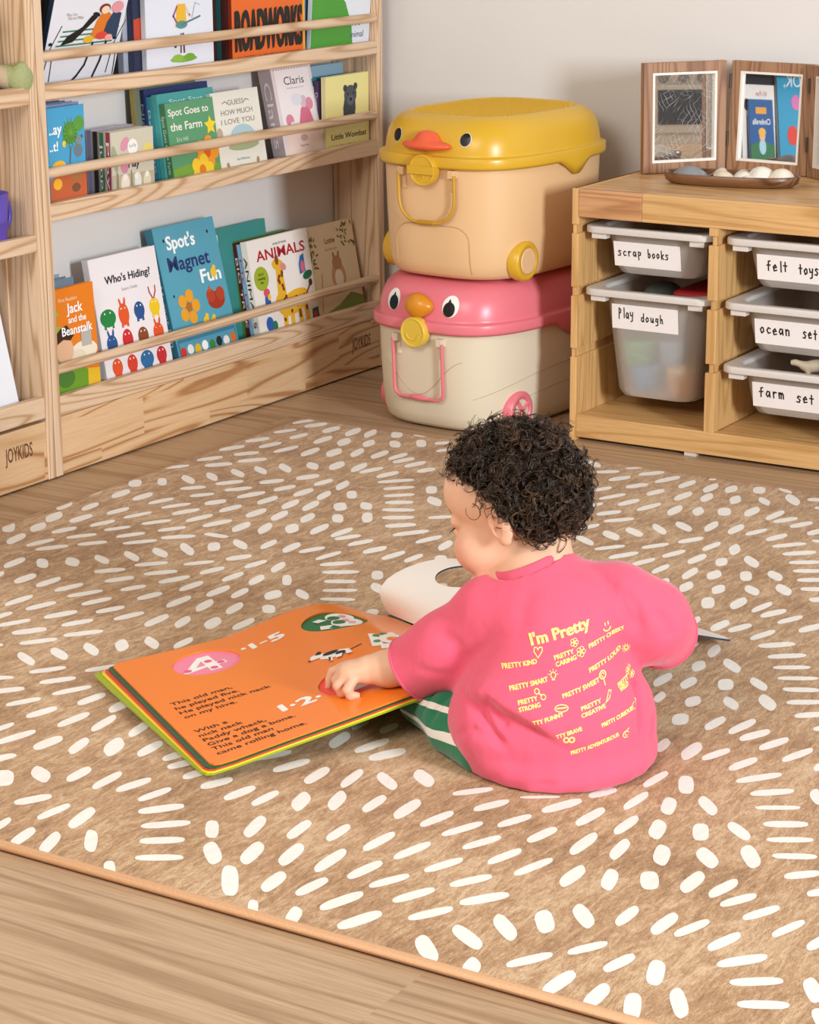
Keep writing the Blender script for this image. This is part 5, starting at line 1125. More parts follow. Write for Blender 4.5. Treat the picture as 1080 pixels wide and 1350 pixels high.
# five
pic += [('p', [(.327, .205), (.345, .262), (.385, .262), (.385, .248), (.355, .248), (.350, .236), (.345, .2)], WH), ('e', .372, .222, .026, .026, 0, WH), ('e', .370, .221, .012, .011, 0, ORG), ('p', [(.333, .185), (.352, .18), (.385, .19), (.385, .204), (.36, .2), (.340, .205)], WH)]
for x, y in ((.342, .222), (.352, .248), (.366, .254), (.388, .232)): pic += [dot(x, y, .0055, '#3f8f52')]
sheet('orange_page', ORG, lambda x, y: page_pt(x, y), [H4, H3, H2], SW, TW, .02, .0026, ob, art=pic)
# the page below shows through the cut-outs
low = [('e', H4[0], H4[1], .060, .058, 0, '#ee86a2'), ('p', [(.080, .338), (.118, .388), (.136, .388), (.136, .356), (.150, .356), (.150, .342), (.136, .342), (.136, .324), (.118, .324), (.118, .342), (.085, .334)], WH), ('p', [(.104, .350), (.118, .370), (.118, .350)], '#ee86a2'),
       ('e', H3[0], H3[1], .060, .052, 0, '#1f6e3a'), ('e', .345, .370, .023, .021, 0, WH), ('e', .345, .341, .025, .022, 0, WH), ('p', [(.300, .372), (.345, .388), (.345, .373), (.305, .360)], WH), ('p', [(.297, .330), (.340, .320), (.345, .334), (.302, .345)], WH), ('e', .333, .366, .010, .009, 0, '#1f6e3a'), ('e', .333, .344, .010, .009, 0, '#1f6e3a'),
       ('e', H2[0], H2[1], .062, .060, 0, '#ee4a3c'), ('l', [(.228, .128), (.242, .145), (.262, .138), (.258, .118), (.232, .092), (.275, .092)], .016, WH)]
for x, y in ((.088, .344), (.126, .333), (.127, .364), (.142, .349)): low.append(dot(x, y, .006, '#e2607f'))
for x, y in ((.350, .372), (.346, .350), (.352, .336)): low.append(dot(x, y, .006, '#eaa3b4'))
sheet('green_page', GRN, lambda x, y: page_pt(x, y, -.0032), [], SW, TW, .03, .0024, ob, ext=(.007, .001, -.004, .001), art=low)
sheet('red_page', RED, lambda x, y: page_pt(x-.004*y/TW, y, -.0054), [], SW, TW, .03, .0022, ob, ext=(.009, .002, -.006, .001))
sheet('yellow_page', YEL, lambda x, y: page_pt(x-.007*y/TW, y, -.0074), [], SW, TW, .03, .0018, ob, ext=(.011, .003, -.008, .001))
sheet('cover_board', LIME, lambda x, y: page_pt(x-.016*y/TW, y, -.0092), [], SW, TW, .03, .0030, ob, ext=(.013, .003, -.008, .002))
# right-hand page lifted in an arch by the other hand, cover below it
N0, F0 = page_pt(SW, 0), page_pt(SW, TW)
N1, F1 = Vector((.322, .497, .008)), Vector((.05, .80, .012))
cq = [0, .11, .22, .33, .44, .56, .67, .78, .89, 1]
fc, fh = [0, -.06, -.06, .06, .25, .42, .6, .78, .92, 1], [0, .030, .056, .072, .078, .070, .052, .030, .010, 0]
nh = [0, .012, .022, .03, .033, .033, .028, .02, .01, 0]
def arch(x, y, hs=1.0, dz=0.0):
    q = min(max(x/SW, 0), 1); t = min(max(y/TW, 0), 1)
    c = lambda A: np.interp([q-.05, q, q+.05], cq, A).mean()
    e = t**.8
    A = N0.lerp(N1, q); B = F0.lerp(F1, c(fc))
    p = A.lerp(B, t)
    p.z += hs*((1-e)*c(nh)+e*c(fh))+dz
    p.z = max(p.z, .0015)
    return p
sheet('white_page', CRM, lambda x, y: arch(x, y), [(.215, .335, .066, .056)], SW, TW, .022, .0028, ob, rim=ink('#23364a', .5))
sheet('leaf_page', ink('#41613a', .5), lambda x, y: arch(x, y, .42, -.006), [], SW, TW, .03, .0028, ob, ext=(-.12, -.06, -.14, -.03))
sheet('back_cover', ink('#26343a', .5), lambda x, y: arch(x, y, .10, -.0045), [], SW, TW, .03, .0028, ob, ext=(-.02, -.03, -.13, 0))

# ---------------------------------------------------------------- the child
ch = empty('person', (OX, OY, OZ), (0, 0, YAW), 'small child with dark curly hair in a pink printed t-shirt sitting on the rug', 'person')
HC_ = np.array([-.036, .135, .334]); HF = np.array([-.84, .40, -.36]); HF /= np.linalg.norm(HF)
HL = np.cross([-.05, 0, 1.], HF); HL /= np.linalg.norm(HL); HU = np.cross(HF, HL)
HM = np.stack([HF, HL, HU])
HS = 1.06
def hp(f, l, u): return HC_+(HF*f+HL*l+HU*u)*HS
s = SDF((-.31, -.09, -.001), (.29, .46, .46), .0021)
# head
s.ell(hp(-.008, 0, .012), (.083, .068, .074), 0, M=HM)
s.ell(hp(.036, 0, .024), (.046, .056, .046), .02, M=HM)
s.ell(hp(.018, 0, -.034), (.056, .053, .050), .02, M=HM)
for q in (1, -1): s.ell(hp(.050, .030*q, -.044), (.034, .030, .034), .014, M=HM)
s.ell(hp(.054, 0, -.078), (.020, .022, .018), .014, M=HM); s.ell(hp(.030, 0, -.066), (.034, .034, .022), .016, M=HM)
s.ell(hp(.074, 0, -.052), (.014, .022, .018), .010, M=HM)
for q in (1, -1):
    s.ell(hp(.082, .030*q, .002), (.014, .016, .009), .012, sub=True, M=HM)
    s.ell(hp(.0635, .029*q, -.003), (.0118, .0145, .0105), .007, M=HM)
s.cone(hp(.074, 0, .004), hp(.084, 0, -.022), .0055, .0085, .010)
for q in (1, -1): s.ell(hp(.080, .007*q, -.026), (.006, .0055, .005), .004, M=HM)
s.ell(hp(.0865, 0, -.0495), (.0065, .0155, .0042), .003, M=HM); s.ell(hp(.0850, 0, -.0580), (.0065, .013, .0048), .003, M=HM)
s.cone(hp(.0930, -.014, -.0538), hp(.0930, .014, -.0538), .0022, .0022, .002, sub=True)
for q in (1, -1):
    ax = HF*math.cos(.16)-HL*q*math.sin(.16)-HU*.18; ax /= np.linalg.norm(ax); ay = HL*q*math.cos(.16)+HF*math.sin(.16); eu = np.cross(ax, ay)*q; eu *= np.sign(eu@HU)
    EM = np.stack([ax, ay, eu])
    ec = hp(-.008, .0685*q, -.018)
    s.ell(ec, (.0165, .0066, .0240), .003, M=EM)
    s.ell(ec+ay*.0060+ax*.0035+eu*.009, (.0080, .0042, .0085), .003, sub=True, M=EM)
    s.ell(ec+ay*.0065+ax*.0050-eu*.004, (.0060, .0075, .0075), .003, sub=True, M=EM)
    s.ell(ec-eu*.019+ax*.003, (.009, .0055, .008), .004, M=EM)
# neck and trunk (inside the shirt)
s.cone(hp(-.030, 0, -.045), (.0, .098, .225), .036, .040, .018)
s.cone((.0, .098, .225), (.012, .07, .10), .058, .085, .02)
s.ell((.014, .065, .085), (.105, .085, .072), .02)
s.cone((-.065, .10, .195), (.095, .085, .205), .040, .040, .02)
# left arm, pointing hand
s.chain([(-.075, .10, .19), (-.150, .140, .108), (-.200, .152, .0915), (-.226, .156, .0885)], [.035, .029, .0245, .0205], .010)
s.ell((-.247, .160, .0845), (.026, .024, .0155), .010)
s.chain([(-.264, .173, .0850), (-.2770, .180, .0760), (-.2815, .178, .0665), (-.2835, .175, .0580)], [.0080, .0072, .0062, .0052], .004)
s.chain([(-.262, .159, .0840), (-.2715, .156, .0735), (-.2665, .155, .0625), (-.2560, .156, .0610)], [.0080, .0074, .0068, .0060], .003)
s.chain([(-.260, .147, .0810), (-.2700, .143, .0700), (-.2650, .143, .0600), (-.2540, .144, .0595)], [.0078, .0072, .0066, .0058], .003)
s.chain([(-.250, .138, .0780), (-.2570, .131, .0680), (-.2530, .132, .0590), (-.2440, .134, .0590)], [.0072, .0064, .0060, .0052], .003)
s.chain([(-.238, .174, .0800), (-.252, .185, .0720), (-.2640, .189, .0660), (-.2720, .1885, .0615)], [.0100, .0084, .0074, .0060], .005)
# right arm, hand holding the lifted page
s.chain([(.098, .085, .2), (.160, .100, .165), (.178, .165, .135), (.178, .215, .118)], [.035, .030, .0245, .0205], .010)
s.ell((.178, .236, .112), (.020, .024, .015), .010)
for i, (dx, dz) in enumerate(((-.016, 0), (-.005, .002), (.007, .001), (.017, -.003))):
    s.chain([(.178+dx*.9, .252, .112+dz), (.174+dx*1.1, .275-abs(i-1.2)*.003, .106+dz), (.171+dx*1.1, .284-abs(i-1.2)*.004, .096+dz), (.171+dx*1.1, .280-abs(i-1.2)*.004, .088+dz)], [.0078, .0070, .0064, .0055], .003)
s.chain([(.164, .228, .110), (.150, .246, .102), (.150, .262, .092)], [.0095, .008, .006], .005)
# legs: knees out to the sides, shins folded in front
s.chain([(-.048, .02, .056), (-.112, .10, .036), (-.158, .185, .029)], [.050, .032, .026], .012); s.chain([(-.158, .185, .028), (-.080, .25, .025), (-.02, .285, .024)], [.025, .023, .019], .010)
s.chain([(-.02, .285, .024), (.022, .315, .020)], [.021, .016], .008)
s.chain([(.075, .04, .058), (.118, .20, .034)], [.050, .030], .012); s.chain([(.118, .20, .033), (.105, .285, .025), (.075, .33, .024)], [.032, .026, .020], .010)
s.chain([(.075, .33, .024), (.035, .36, .020)], [.021, .016], .008)
for fx, fy, ux, uy in ((.022, .315, .8, .57), (.035, .36, -.8, .6)):
    for i in range(5):
        o_ = (i-2)*.0062
        s.cone((fx-uy*o_, fy+ux*o_, .018), (fx-uy*o_+ux*(.020-.002*abs(i-1)), fy+ux*o_+uy*(.020-.002*abs(i-1)), .014), .0065, .0052 if i else .0065, .003)
V, Q = s.mesh(1)
def skin_mat():
    m, n, l, b = new_mat('skin')
    at = node(n, 'ShaderNodeAttribute', attribute_name='blush')
    mx = node(n, 'ShaderNodeMix', data_type='RGBA'); mx.inputs[6].default_value = lin('#dcae8f'); mx.inputs[7].default_value = lin('#d9796c')
    l.new(at.outputs['Fac'], mx.inputs[0])
    tc = node(n, 'ShaderNodeTexCoord'); nz = node(n, 'ShaderNodeTexNoise', Scale=40.0, Detail=3.0); l.new(tc.outputs['Object'], nz.inputs['Vector'])
    hs = node(n, 'ShaderNodeHueSaturation'); mr = node(n, 'ShaderNodeMapRange'); mr.inputs[3].default_value = .95; mr.inputs[4].default_value = 1.05
    l.new(nz.outputs['Fac'], mr.inputs[0]); l.new(mr.outputs[0], hs.inputs['Value']); l.new(mx.outputs[2], hs.inputs['Color']); l.new(hs.outputs[0], b.inputs['Base Color'])
    b.inputs['Roughness'].default_value = .5; b.inputs['Specular IOR Level'].default_value = .35
    b.inputs['Subsurface Weight'].default_value = .25; b.inputs['Subsurface Radius'].default_value = (.006, .0025, .0015); b.inputs['Subsurface Scale'].default_value = 1.0
    return m
bodyo = np_obj('body', V, Q, [skin_mat()], ch)
bl = np.zeros(len(V))
for c, r_, a in ((hp(.062, .034, -.040), .026, .55), (hp(.062, -.034, -.040), .026, .55), (hp(.082, 0, -.051), .013, .9), (hp(.088, 0, -.024), .010, .3), (hp(.055, 0, -.08), .03, .45), (hp(.04, .02, -.075), .03, .35), (hp(-.006, .07, -.012), .022, .25), (np.array([-.28, .18, .058]), .014, .5), (np.array([-.26, .15, .060]), .022, .5)):
    bl = np.maximum(bl, a*np.exp(-((V-c)**2).sum(1)/(r_*r_)))
at = bodyo.data.attributes.new('blush', 'FLOAT', 'POINT'); at.data.foreach_set('value', bl.astype(np.float32))
BVH_H = BVHTree.FromPolygons([tuple(p) for p in V], [tuple(q) for q in Q])
# lashes and brows
DARK = plain('lash_dark', '#1d120d', rough=.5)
m = MB()
for q in (1, -1):
    for i in range(11):
        a = -1.1+2.2*i/10
        p0 = hp(.0745-.004*abs(a), (.029+.013*math.sin(a))*q, -.0085-.002*math.cos(a)); p1 = p0+HF*.0065-HU*.0035+HL*q*.003*math.sin(a)
        m.tube([p0-HF*.001, (p0+p1)/2-HU*.0008, p1], [.0006, .0005, .0002], DARK, n=5)
m.build('eyelashes', ch)
m = MB()
for q in (1, -1):
    for i in range(22):
        a = i/21; p0 = Vector(hp(.10, (.014+.024*a)*q, .009+.004*math.sin(a*PI))); d = Vector(-HF)
        h_ = BVH_H.ray_cast(p0, d)
        if h_[0]:
            e = h_[0]+Vector(HL)*q*.0025+Vector(HU)*.0012
            m.tube([h_[0]+h_[1]*.0002, e+h_[1]*.0006], [.0003, .0001], plain('brow', '#94715a', rough=.7) if i == 0 and q == 1 else bpy.data.materials['brow'], n=4)
m.build('eyebrows', ch)

# ---------------------------------------------------------------- shirt
s = SDF((-.25, -.10, 0), (.25, .22, .32), .0028)
s.ell((.018, .050, .070), (.134, .116, .085), 0)
s.ell((.018, .055, .045), (.134, .120, .055), .02)
ring_ = [(.018+.116*math.cos(t)*(1-.10*math.exp(-((t-3.75)/.45)**2)), .055+.116*math.sin(t)*(1-.10*math.exp(-((t-3.75)/.45)**2)), .0175) for t in np.linspace(0, 2*PI, 25)]
s.chain(ring_, [.0175]*25, .02)
s.cone((-.062, .0, .062), (-.072, .045, .060), .047, .040, .025)
s.cone((.016, .058, .10), (.020, .076, .160), .110, .092, .03)
s.ell((.016, .088, .198), (.108, .064, .060), .03)
s.cone((-.064, .10, .189), (.105, .083, .214), .042, .044, .03)
s.chain([(-.068, .102, .183), (-.122, .125, .127), (-.180, .152, .085)], [.046, .049, .045], .022)
s.chain([(.106, .084, .203), (.146, .092, .178), (.170, .125, .147)], [.048, .052, .046], .022)
s.cone((.002, .098, .230), (-.013, .100, .262), .058, .0495, .018)
# cut the sleeve openings, the neck hole and the hem
dL, dR = np.array([-.058, .027, -.045]), np.array([.030, .05, -.038])
sl, (X, Y, Z) = s.grid(s.lo, s.lo+s.h*(s.n-1))
for p, d, side in ((np.array([-.1695, .147, .0915]), dL, -1), (np.array([.172, .128, .144]), dR, 1)):
    d = d/np.linalg.norm(d)
    pl_ = (X-p[0])*d[0]+(Y-p[1])*d[1]+(Z-p[2])*d[2]
    m_ = (X*side > (.12 if side < 0 else .125)) & ((side < 0) | (Z > .08))
    s.F[m_] = np.maximum(s.F[m_], pl_[m_])
    c0 = p-d*.045
    s.cone(c0, p+d*.05, .026, .043, .006, sub=True)
nd = np.array([-.40, .08, 1.]); nd /= np.linalg.norm(nd); ncen = np.array([-.013, .100, .2580])
pl_ = (X-ncen[0])*nd[0]+(Y-ncen[1])*nd[1]+(Z-ncen[2])*nd[2]
ra_ = np.sqrt(np.maximum((X-ncen[0])**2+(Y-ncen[1])**2+(Z-ncen[2])**2-pl_**2, 0))
s.F = np.where(Z > .22, np.maximum(s.F, pl_+.004-2.0*np.maximum(0, ra_-.052)), s.F)
s.cone(ncen-nd*.03, ncen+nd*.04, .036, .041, .006, sub=True)
s.clip((0, 0, .0018), (0, 0, -1))
V, Q = s.mesh(2)
# folds pressed into the cloth: each is a run of points on the back, a depth, a width, and a sill that overlaps the cloth below it
def cam_ray(px, py):
    d = np.array([(px-540)/FPX, (675-py)/FPX, 1.0]); w = d[0]*_rr+d[1]*_uu+d[2]*_f
    ex_, ey_ = np.array([math.cos(YAW), math.sin(YAW), 0]), np.array([-math.sin(YAW), math.cos(YAW), 0])
    o = np.array([0, 0, CAM_H])-np.array([OX, OY, OZ])
    return np.array([o@ex_, o@ey_, o[2]]), np.array([w@ex_, w@ey_, w[2]])
BV_0 = BVHTree.FromPolygons([tuple(q) for q in V], [tuple(q) for q in Q])
def cloth_pt(px, py, tree=None):
    o, d = cam_ray(px, py)
    h_ = (tree or BV_0).ray_cast(Vector(o), Vector(d))
    return np.array(h_[0]) if h_[0] else None
Nv = np.zeros_like(V)
fn_ = np.cross(V[Q[:, 2]]-V[Q[:, 0]], V[Q[:, 3]]-V[Q[:, 1]])
for i in range(4): np.add.at(Nv, Q[:, i], fn_)
Nv /= np.maximum(np.linalg.norm(Nv, axis=1), 1e-12)[:, None]
disp = np.zeros(len(V))
def fold(path, depth, width, sill=0.0, reach=.03):
    P = [q for q in (cloth_pt(*a) for a in path) if q is not None]
    best = np.full(len(V), 9.0); up_ = np.zeros(len(V)); tt = np.zeros(len(V))
    for i, (a, b_) in enumerate(zip(P, P[1:])):
        d = b_-a; t = np.clip(((V-a)@d)/max(d@d, 1e-9), 0, 1); r = V-(a+t[:, None]*d); D = np.linalg.norm(r, axis=1)
        m_ = D < best; best[m_] = D[m_]; up_[m_] = r[m_, 2]; tt[m_] = ((i+t)/(len(P)-1))[m_]
    fade = np.clip(np.sin(np.clip(tt, .04, .96)*PI)*1.6, 0, 1)
    disp[:] -= 1.7*depth*np.exp(-(best/width)**2)*fade
    if sill: disp[:] += 1.4*sill*np.tanh(up_/(width*.7))*np.exp(-(best/reach)**2)*fade
fold([(606, 914), (640, 926), (672, 944), (705, 962), (742, 984)], .004, .006, .0065, .032)
fold([(612, 912), (632, 940), (652, 972), (668, 990)], .006, .007)
fold([(640, 918), (658, 945), (668, 965)], .004, .006)
fold([(600, 968), (622, 962), (650, 975)], .003, .007)
fold([(782, 748), (806, 772), (828, 806), (842, 840)], .0045, .008)
fold([(812, 768), (840, 800), (848, 838)], .003, .007)
fold([(846, 862), (838, 900), (846, 940), (842, 985)], .005, .008)
fold([(858, 905), (862, 940), (856, 975)], .003, .006)
fold([(640, 1000), (700, 1012), (770, 1015), (840, 998)], .003, .010)
fold([(650, 1028), (720, 1034), (800, 1024)], .002, .006)
fold([(575, 830), (600, 850), (612, 880)], .0025, .010)
fold([(545, 880), (575, 888), (605, 900)], .002, .008)
fold([(700, 772), (690, 800), (686, 840)], .0018, .012)
fold([(860, 800), (880, 822), (884, 845)], .0025, .009)
V = V+Nv*disp[:, None]
def cloth_mat(name, h, scale=900, dark=.9):
    m, n, l, b = new_mat(name)
    tc = node(n, 'ShaderNodeTexCoord')
    n1 = node(n, 'ShaderNodeTexNoise', Scale=float(scale), Detail=2.0); l.new(tc.outputs['Object'], n1.inputs['Vector'])
    mp = node(n, 'ShaderNodeMapping'); mp.inputs['Rotation'].default_value = (.3, .5, .2); mp.inputs['Scale'].default_value = (1, 1, .45); l.new(tc.outputs['Object'], mp.inputs[0])
    n2 = node(n, 'ShaderNodeTexNoise', Scale=26.0, Detail=2.0, Distortion=.8); l.new(mp.outputs[0], n2.inputs['Vector'])
    hs = node(n, 'ShaderNodeHueSaturation', Color=lin(h)); mr = node(n, 'ShaderNodeMapRange'); mr.inputs[3].default_value = dark; mr.inputs[4].default_value = 1.08
    l.new(n1.outputs['Fac'], mr.inputs[0]); l.new(mr.outputs[0], hs.inputs['Value']); l.new(hs.outputs[0], b.inputs['Base Color'])
    b.inputs['Roughness'].default_value = .85; b.inputs['Specular IOR Level'].default_value = .15; b.inputs['Sheen Weight'].default_value = .25; b.inputs['Sheen Roughness'].default_value = .5
    bp = node(n, 'ShaderNodeBump', Strength=.15, Distance=.001); l.new(n1.outputs['Fac'], bp.inputs['Height'])
    b2 = node(n, 'ShaderNodeBump', Strength=.30, Distance=.008); l.new(n2.outputs['Fac'], b2.inputs['Height']); l.new(bp.outputs[0], b2.inputs['Normal']); l.new(b2.outputs[0], b.inputs['Normal'])
    return m
PINK = cloth_mat('pink_jersey', '#de5a73')
PRINT = ink('#f2e07a', .6)
BV_S = BVHTree.FromPolygons([tuple(p) for p in V], [tuple(q) for q in Q])
SV, SQ = V, Q
# printed words: laid on the back along the line of sight of the cloth
m = MB(); m.add(SV, SQ.tolist(), PINK, True)
def on_back(x, z, k=0):
    h_ = BV_S.ray_cast(Vector((x, -.6, z)), Vector((0, 1, 0)))
    if h_[0] is None: return Vector((x, 0, z))
    return h_[0]+Vector((0, -.0005-.00005*k, 0))
SL = .27
def pr_c(px, py):     # where on the cloth a printed motif sits
    q = cloth_pt(px, py, BV_S)
    return (q[0], q[2]) if q is not None else (0, .1)
def words(txt, qx, qy, wpx, cap=.0050, rot=.27, bold=.045, sx=None):
    x, z = pr_c(640+qx/4.5, 780+qy/4.5); w = wpx/4.5*.00097
    m.art([('t', txt, 0, 0, cap, PRINT, {'fit': w, 'bold': bold, 'rot': rot})], 1, 1, lambda a, b_, k: on_back(x+a, z-cap*.5+b_))
def icon(items, qx, qy, sc=1.0):
    x, z = pr_c(640+qx/4.5, 780+qy/4.5)
    m.art(items, sc, sc, lambda a, b_, k: on_back(x+a*1, z+b_, k))
words("I'm Pretty", 452, 240, 368, .0135, .26, .04)
for a in (('PRETTY KIND', 205, 430, 212), ('PRETTY', 470, 372, 122), ('CARING', 482, 410, 128), ('PRETTY CHEEKY', 722, 262, 232), ('PRETTY LOUD', 716, 405, 214), ('PRETTY SMART', 260, 548, 234), ('PRETTY SWEET', 572, 575, 234), ('PRETTY', 820, 528, 70), ('WILD', 826, 560, 56),
          ('PRETTY', 255, 645, 118), ('STRONG', 266, 686, 130), ('PRETTY', 632, 670, 126), ('CREATIVE', 646, 707, 152), ('TTY FUNNY', 376, 757, 190), ('PRETTY CURIOUS', 787, 745, 202), ('TTY BRAVE', 500, 838, 160), ('PRETTY ADVENTUROUS', 655, 908, 300)): words(*a)
def arc(r, a0, a1, cx=0, cy=0, n=12): return [(cx+r*math.cos(a0+(a1-a0)*i/n), cy+r*math.sin(a0+(a1-a0)*i/n)) for i in range(n+1)]
LW = .0011
icon([('l', [(0, -.006), (-.005, .0005), (-.0045, .005), (-.0015, .0055), (0, .003), (.002, .006), (.0055, .006), (.0055, .002), (0, -.006)], LW, PRINT)], 312, 360)
icon([('l', arc(.0048, PI*1.12, PI*1.95), .0015, PRINT), ('l', [(-.0022, .002), (-.0030, .0055)], .0013, PRINT), ('l', [(.0018, .003), (.0012, .0065)], .0013, PRINT)], 722, 208)
for qx, qy, r_ in ((528, 300, .0042), (568, 355, .0048), (848, 462, .0032), (868, 485, .0032)): icon([('l', arc(r_*.55, 0, 2*PI, r_*.7*math.cos(a), r_*.7*math.sin(a), 8), .0007, PRINT) for a in np.arange(5)*2*PI/5], qx, qy)
icon([('l', arc(.0026, 0, 2*PI), LW, PRINT)]+[('l', [(.0036*math.cos(a), .0036*math.sin(a)), (.0058*math.cos(a), .0058*math.sin(a))], .0009, PRINT) for a in np.arange(10)*PI/5], 835, 330)
icon([('l', arc(.0032, -1.1, PI+1.1, 0, .001), LW, PRINT), ('l', [(-.0013, -.0035), (.0013, -.0035)], .0018, PRINT)]+[('l', [(.0048*math.cos(a), .001+.0048*math.sin(a)), (.0064*math.cos(a), .001+.0064*math.sin(a))], .0008, PRINT) for a in np.arange(5)*.7+.2], 403, 500)
icon([('l', arc(.0042, 0, 2*PI, 0, .002), .0014, PRINT), ('l', arc(.002, 0, 5, 0, .002), .0009, PRINT), ('l', [(.001, -.002), (.0028, -.009)], .0012, PRINT)], 697, 503)
icon([('l', arc(.003, 0, 2*PI, -.004, .003), LW, PRINT), ('l', arc(.003, 0, 2*PI, .004, -.003), LW, PRINT), ('l', [(-.002, .0015), (.002, -.0015)], .0016, PRINT)], 325, 608)
icon([('l', [(-.003, -.006), (-.001, -.001), (.0015, .007), (.0045, .006), (.002, -.002), (-.003, -.006)], LW, PRINT)], 728, 622)
icon([('l', [(.0085*math.cos(a), .0042*math.sin(a)) for a in np.linspace(0, 2*PI, 22)], LW, PRINT), ('l', [(-.006, 0), (.006, .0006)], .0016, PRINT)], 452, 692)
icon([('l', arc(.0032, -1.0, PI+1.0), .0008, PRINT), ('l', [(-.001, -.005), (.001, -.005)], .0012, PRINT)], 885, 668)
icon([('l', arc(.0032, 0, 2*PI, -.0036, 0), .0018, PRINT), ('l', arc(.0032, 0, 2*PI, .0036, 0), .0018, PRINT)], 497, 880)
icon([('l', arc(.004, .5, 5.2), LW, PRINT), ('l', arc(.0025, .5, 5.2, .001, .001), .0009, PRINT), ('l', [(0, .004), (.004, .007)], LW, PRINT)], 835, 845)
shirt = tag(m.build('t_shirt', ch), 'pink t-shirt printed with pale yellow words and doodles')
# ribbed collar
m = MB(); e1 = np.cross(nd, [0, 1., 0]); e1 /= np.linalg.norm(e1); e2 = np.cross(nd, e1)
prof_ = ((.0508, -.0075), (.0503, -.0035), (.0486, .0015), (.0468, .0052), (.0448, .0068), (.0428, .0060), (.0422, .0), (.0440, -.006))
m.loft([[ncen+nd*h_+(e1*r_*1.01*math.cos(t)+e2*r_*.985*math.sin(t)) for t in np.linspace(0, 2*PI, 56, endpoint=False)] for r_, h_ in prof_], PINK, closed=True)
m.build('collar', shirt)
for p, d, r_ in ((np.array([-.1690, .1468, .0920]), dL, .0455), (np.array([.1715, .1275, .1445]), dR, .0455)):
    d = d/np.linalg.norm(d); a = np.cross(d, [0, 1., 0]); a /= np.linalg.norm(a); b2 = np.cross(d, a)
    m = MB(); m.tube([p-d*.001+(a*math.cos(t)+b2*math.sin(t))*r_ for t in np.linspace(0, 2*PI, 48, endpoint=False)], .0024, PINK, n=8, closed=True)
    m.build('sleeve_hem', shirt)

# ---------------------------------------------------------------- shorts
s = SDF((-.25, -.05, 0), (.27, .28, .15), .0030)
s.ell((.015, .065, .066), (.092, .085, .060), 0)
s.chain([(-.035, .035, .054), (-.112, .100, .038), (-.158, .185, .031)], [.054, .0385, .0315], .02)
s.chain([(-.085, .005, .024), (-.118, .07, .026)], [.024, .026], .02)
s.chain([(.075, .04, .060), (.118, .19, .037)], [.056, .036], .02)
for q in np.linspace(.1, .95, 6):
    x, y = -.05-.10*q, .01+.16*q
    s.cone((x-.07, y-.02, .03), (x-.01, y+.01, .115-.05*q), .004, .003, .009, sub=True)
dk = np.array([-.48, .88, -.05]); dk /= np.linalg.norm(dk)
sl, (X, Y, Z) = s.grid(s.lo, s.lo+s.h*(s.n-1))
s.F = np.where(X < -.1, np.maximum(s.F, (X+.160)*dk[0]+(Y-.190)*dk[1]+(Z-.03)*dk[2]), s.F)
s.F = np.where(X > .05, np.maximum(s.F, (Y-.20)), s.F)
s.clip((0, 0, .0012), (0, 0, -1))
V, Q = s.mesh(2)
def shorts_mat():
    m = cloth_mat('green_velour', '#2d7a55', 700, .7); n, l = m.node_tree.nodes, m.node_tree.links; b = n['Principled BSDF']
    at = node(n, 'ShaderNodeAttribute', attribute_name='stripe')
    r = n.new('ShaderNodeValToRGB'); r.color_ramp.interpolation = 'CONSTANT'; e = r.color_ramp.elements
    e[0].position = 0; e[0].color = (0, 0, 0, 1); e[1].position = .36; e[1].color = (1, 1, 1, 1)
    for p, c in ((.44, 0), (.64, 1), (.72, 0)):
        x = e.new(p); x.color = (c, c, c, 1)
    l.new(at.outputs['Fac'], r.inputs[0])
    old = b.inputs['Base Color'].links[0].from_socket
    mx = node(n, 'ShaderNodeMix', data_type='RGBA'); mx.inputs[7].default_value = lin('#e4dcd2')
    l.new(r.outputs[0], mx.inputs[0]); l.new(old, mx.inputs[6]); l.new(mx.outputs[2], b.inputs['Base Color'])
    return m
so = np_obj('shorts', V, Q, [shorts_mat()], ch)
a, b2 = np.array([-.045, .010, .058]), np.array([-.158, .185, .031]); d = (b2-a)/np.linalg.norm(b2-a)
side_ = np.cross(d, [0, 0, 1.]); side_ /= np.linalg.norm(side_); upv = np.cross(side_, d)
if side_[0] > 0: side_ = -side_
r_ = V-a; ang = np.arctan2(r_@upv, r_@side_)      # 0 = outer side seam, + = up
val = np.clip(.5+ang/2.4, 0, 1); val[V[:, 0] > -.01] = 0
at = so.data.attributes.new('stripe', 'FLOAT', 'POINT'); at.data.foreach_set('value', val.astype(np.float32))

# ---------------------------------------------------------------- curly hair
def hair_mat():
    m, n, l, b = new_mat('hair_brown')
    at = node(n, 'ShaderNodeAttribute', attribute_name='tone')
    r = ramp(n, [(0, '#1b110b'), (.5, '#33210f'), (1, '#5c3e26')]); l.new(at.outputs['Fac'], r.inputs[0]); l.new(r.outputs[0], b.inputs['Base Color'])
    b.inputs['Roughness'].default_value = .38; b.inputs['Specular IOR Level'].default_value = .5
    return m
HAIR = hair_mat()
s = SDF((-.16, 0, .22), (.12, .28, .47), .0035)
s.ell(hp(-.014, 0, .020), (.087, .073, .079), 0, M=HM); s.ell(hp(-.035, 0, -.012), (.064, .068, .056), .02, M=HM)
sl, (X, Y, Z) = s.grid(s.lo, s.lo+s.h*(s.n-1))
P = np.stack([X, Y, Z], -1)-HC_; pf, pl2, pu = P@HF, P@HL, P@HU
def hairline(f, l, u):     # > 0 inside the haired scalp
    front = u-(.052-.10*np.clip((.070-f), 0, .2)*.0) if False else None
    # boundary height as a function of forward position: high over the face, dropping behind the ear to the nape
    h_ = np.interp(f, [-.12, -.060, -.034, -.012, .004, .018, .034, .052, .070, .1], [-.062, -.060, -.050, .002, .032, .042, .050, .057, .066, .072])
    return u-h_
hl = hairline(pf, pl2, pu)
s.F = np.maximum(s.F, -hl.astype(np.float32)*.9)
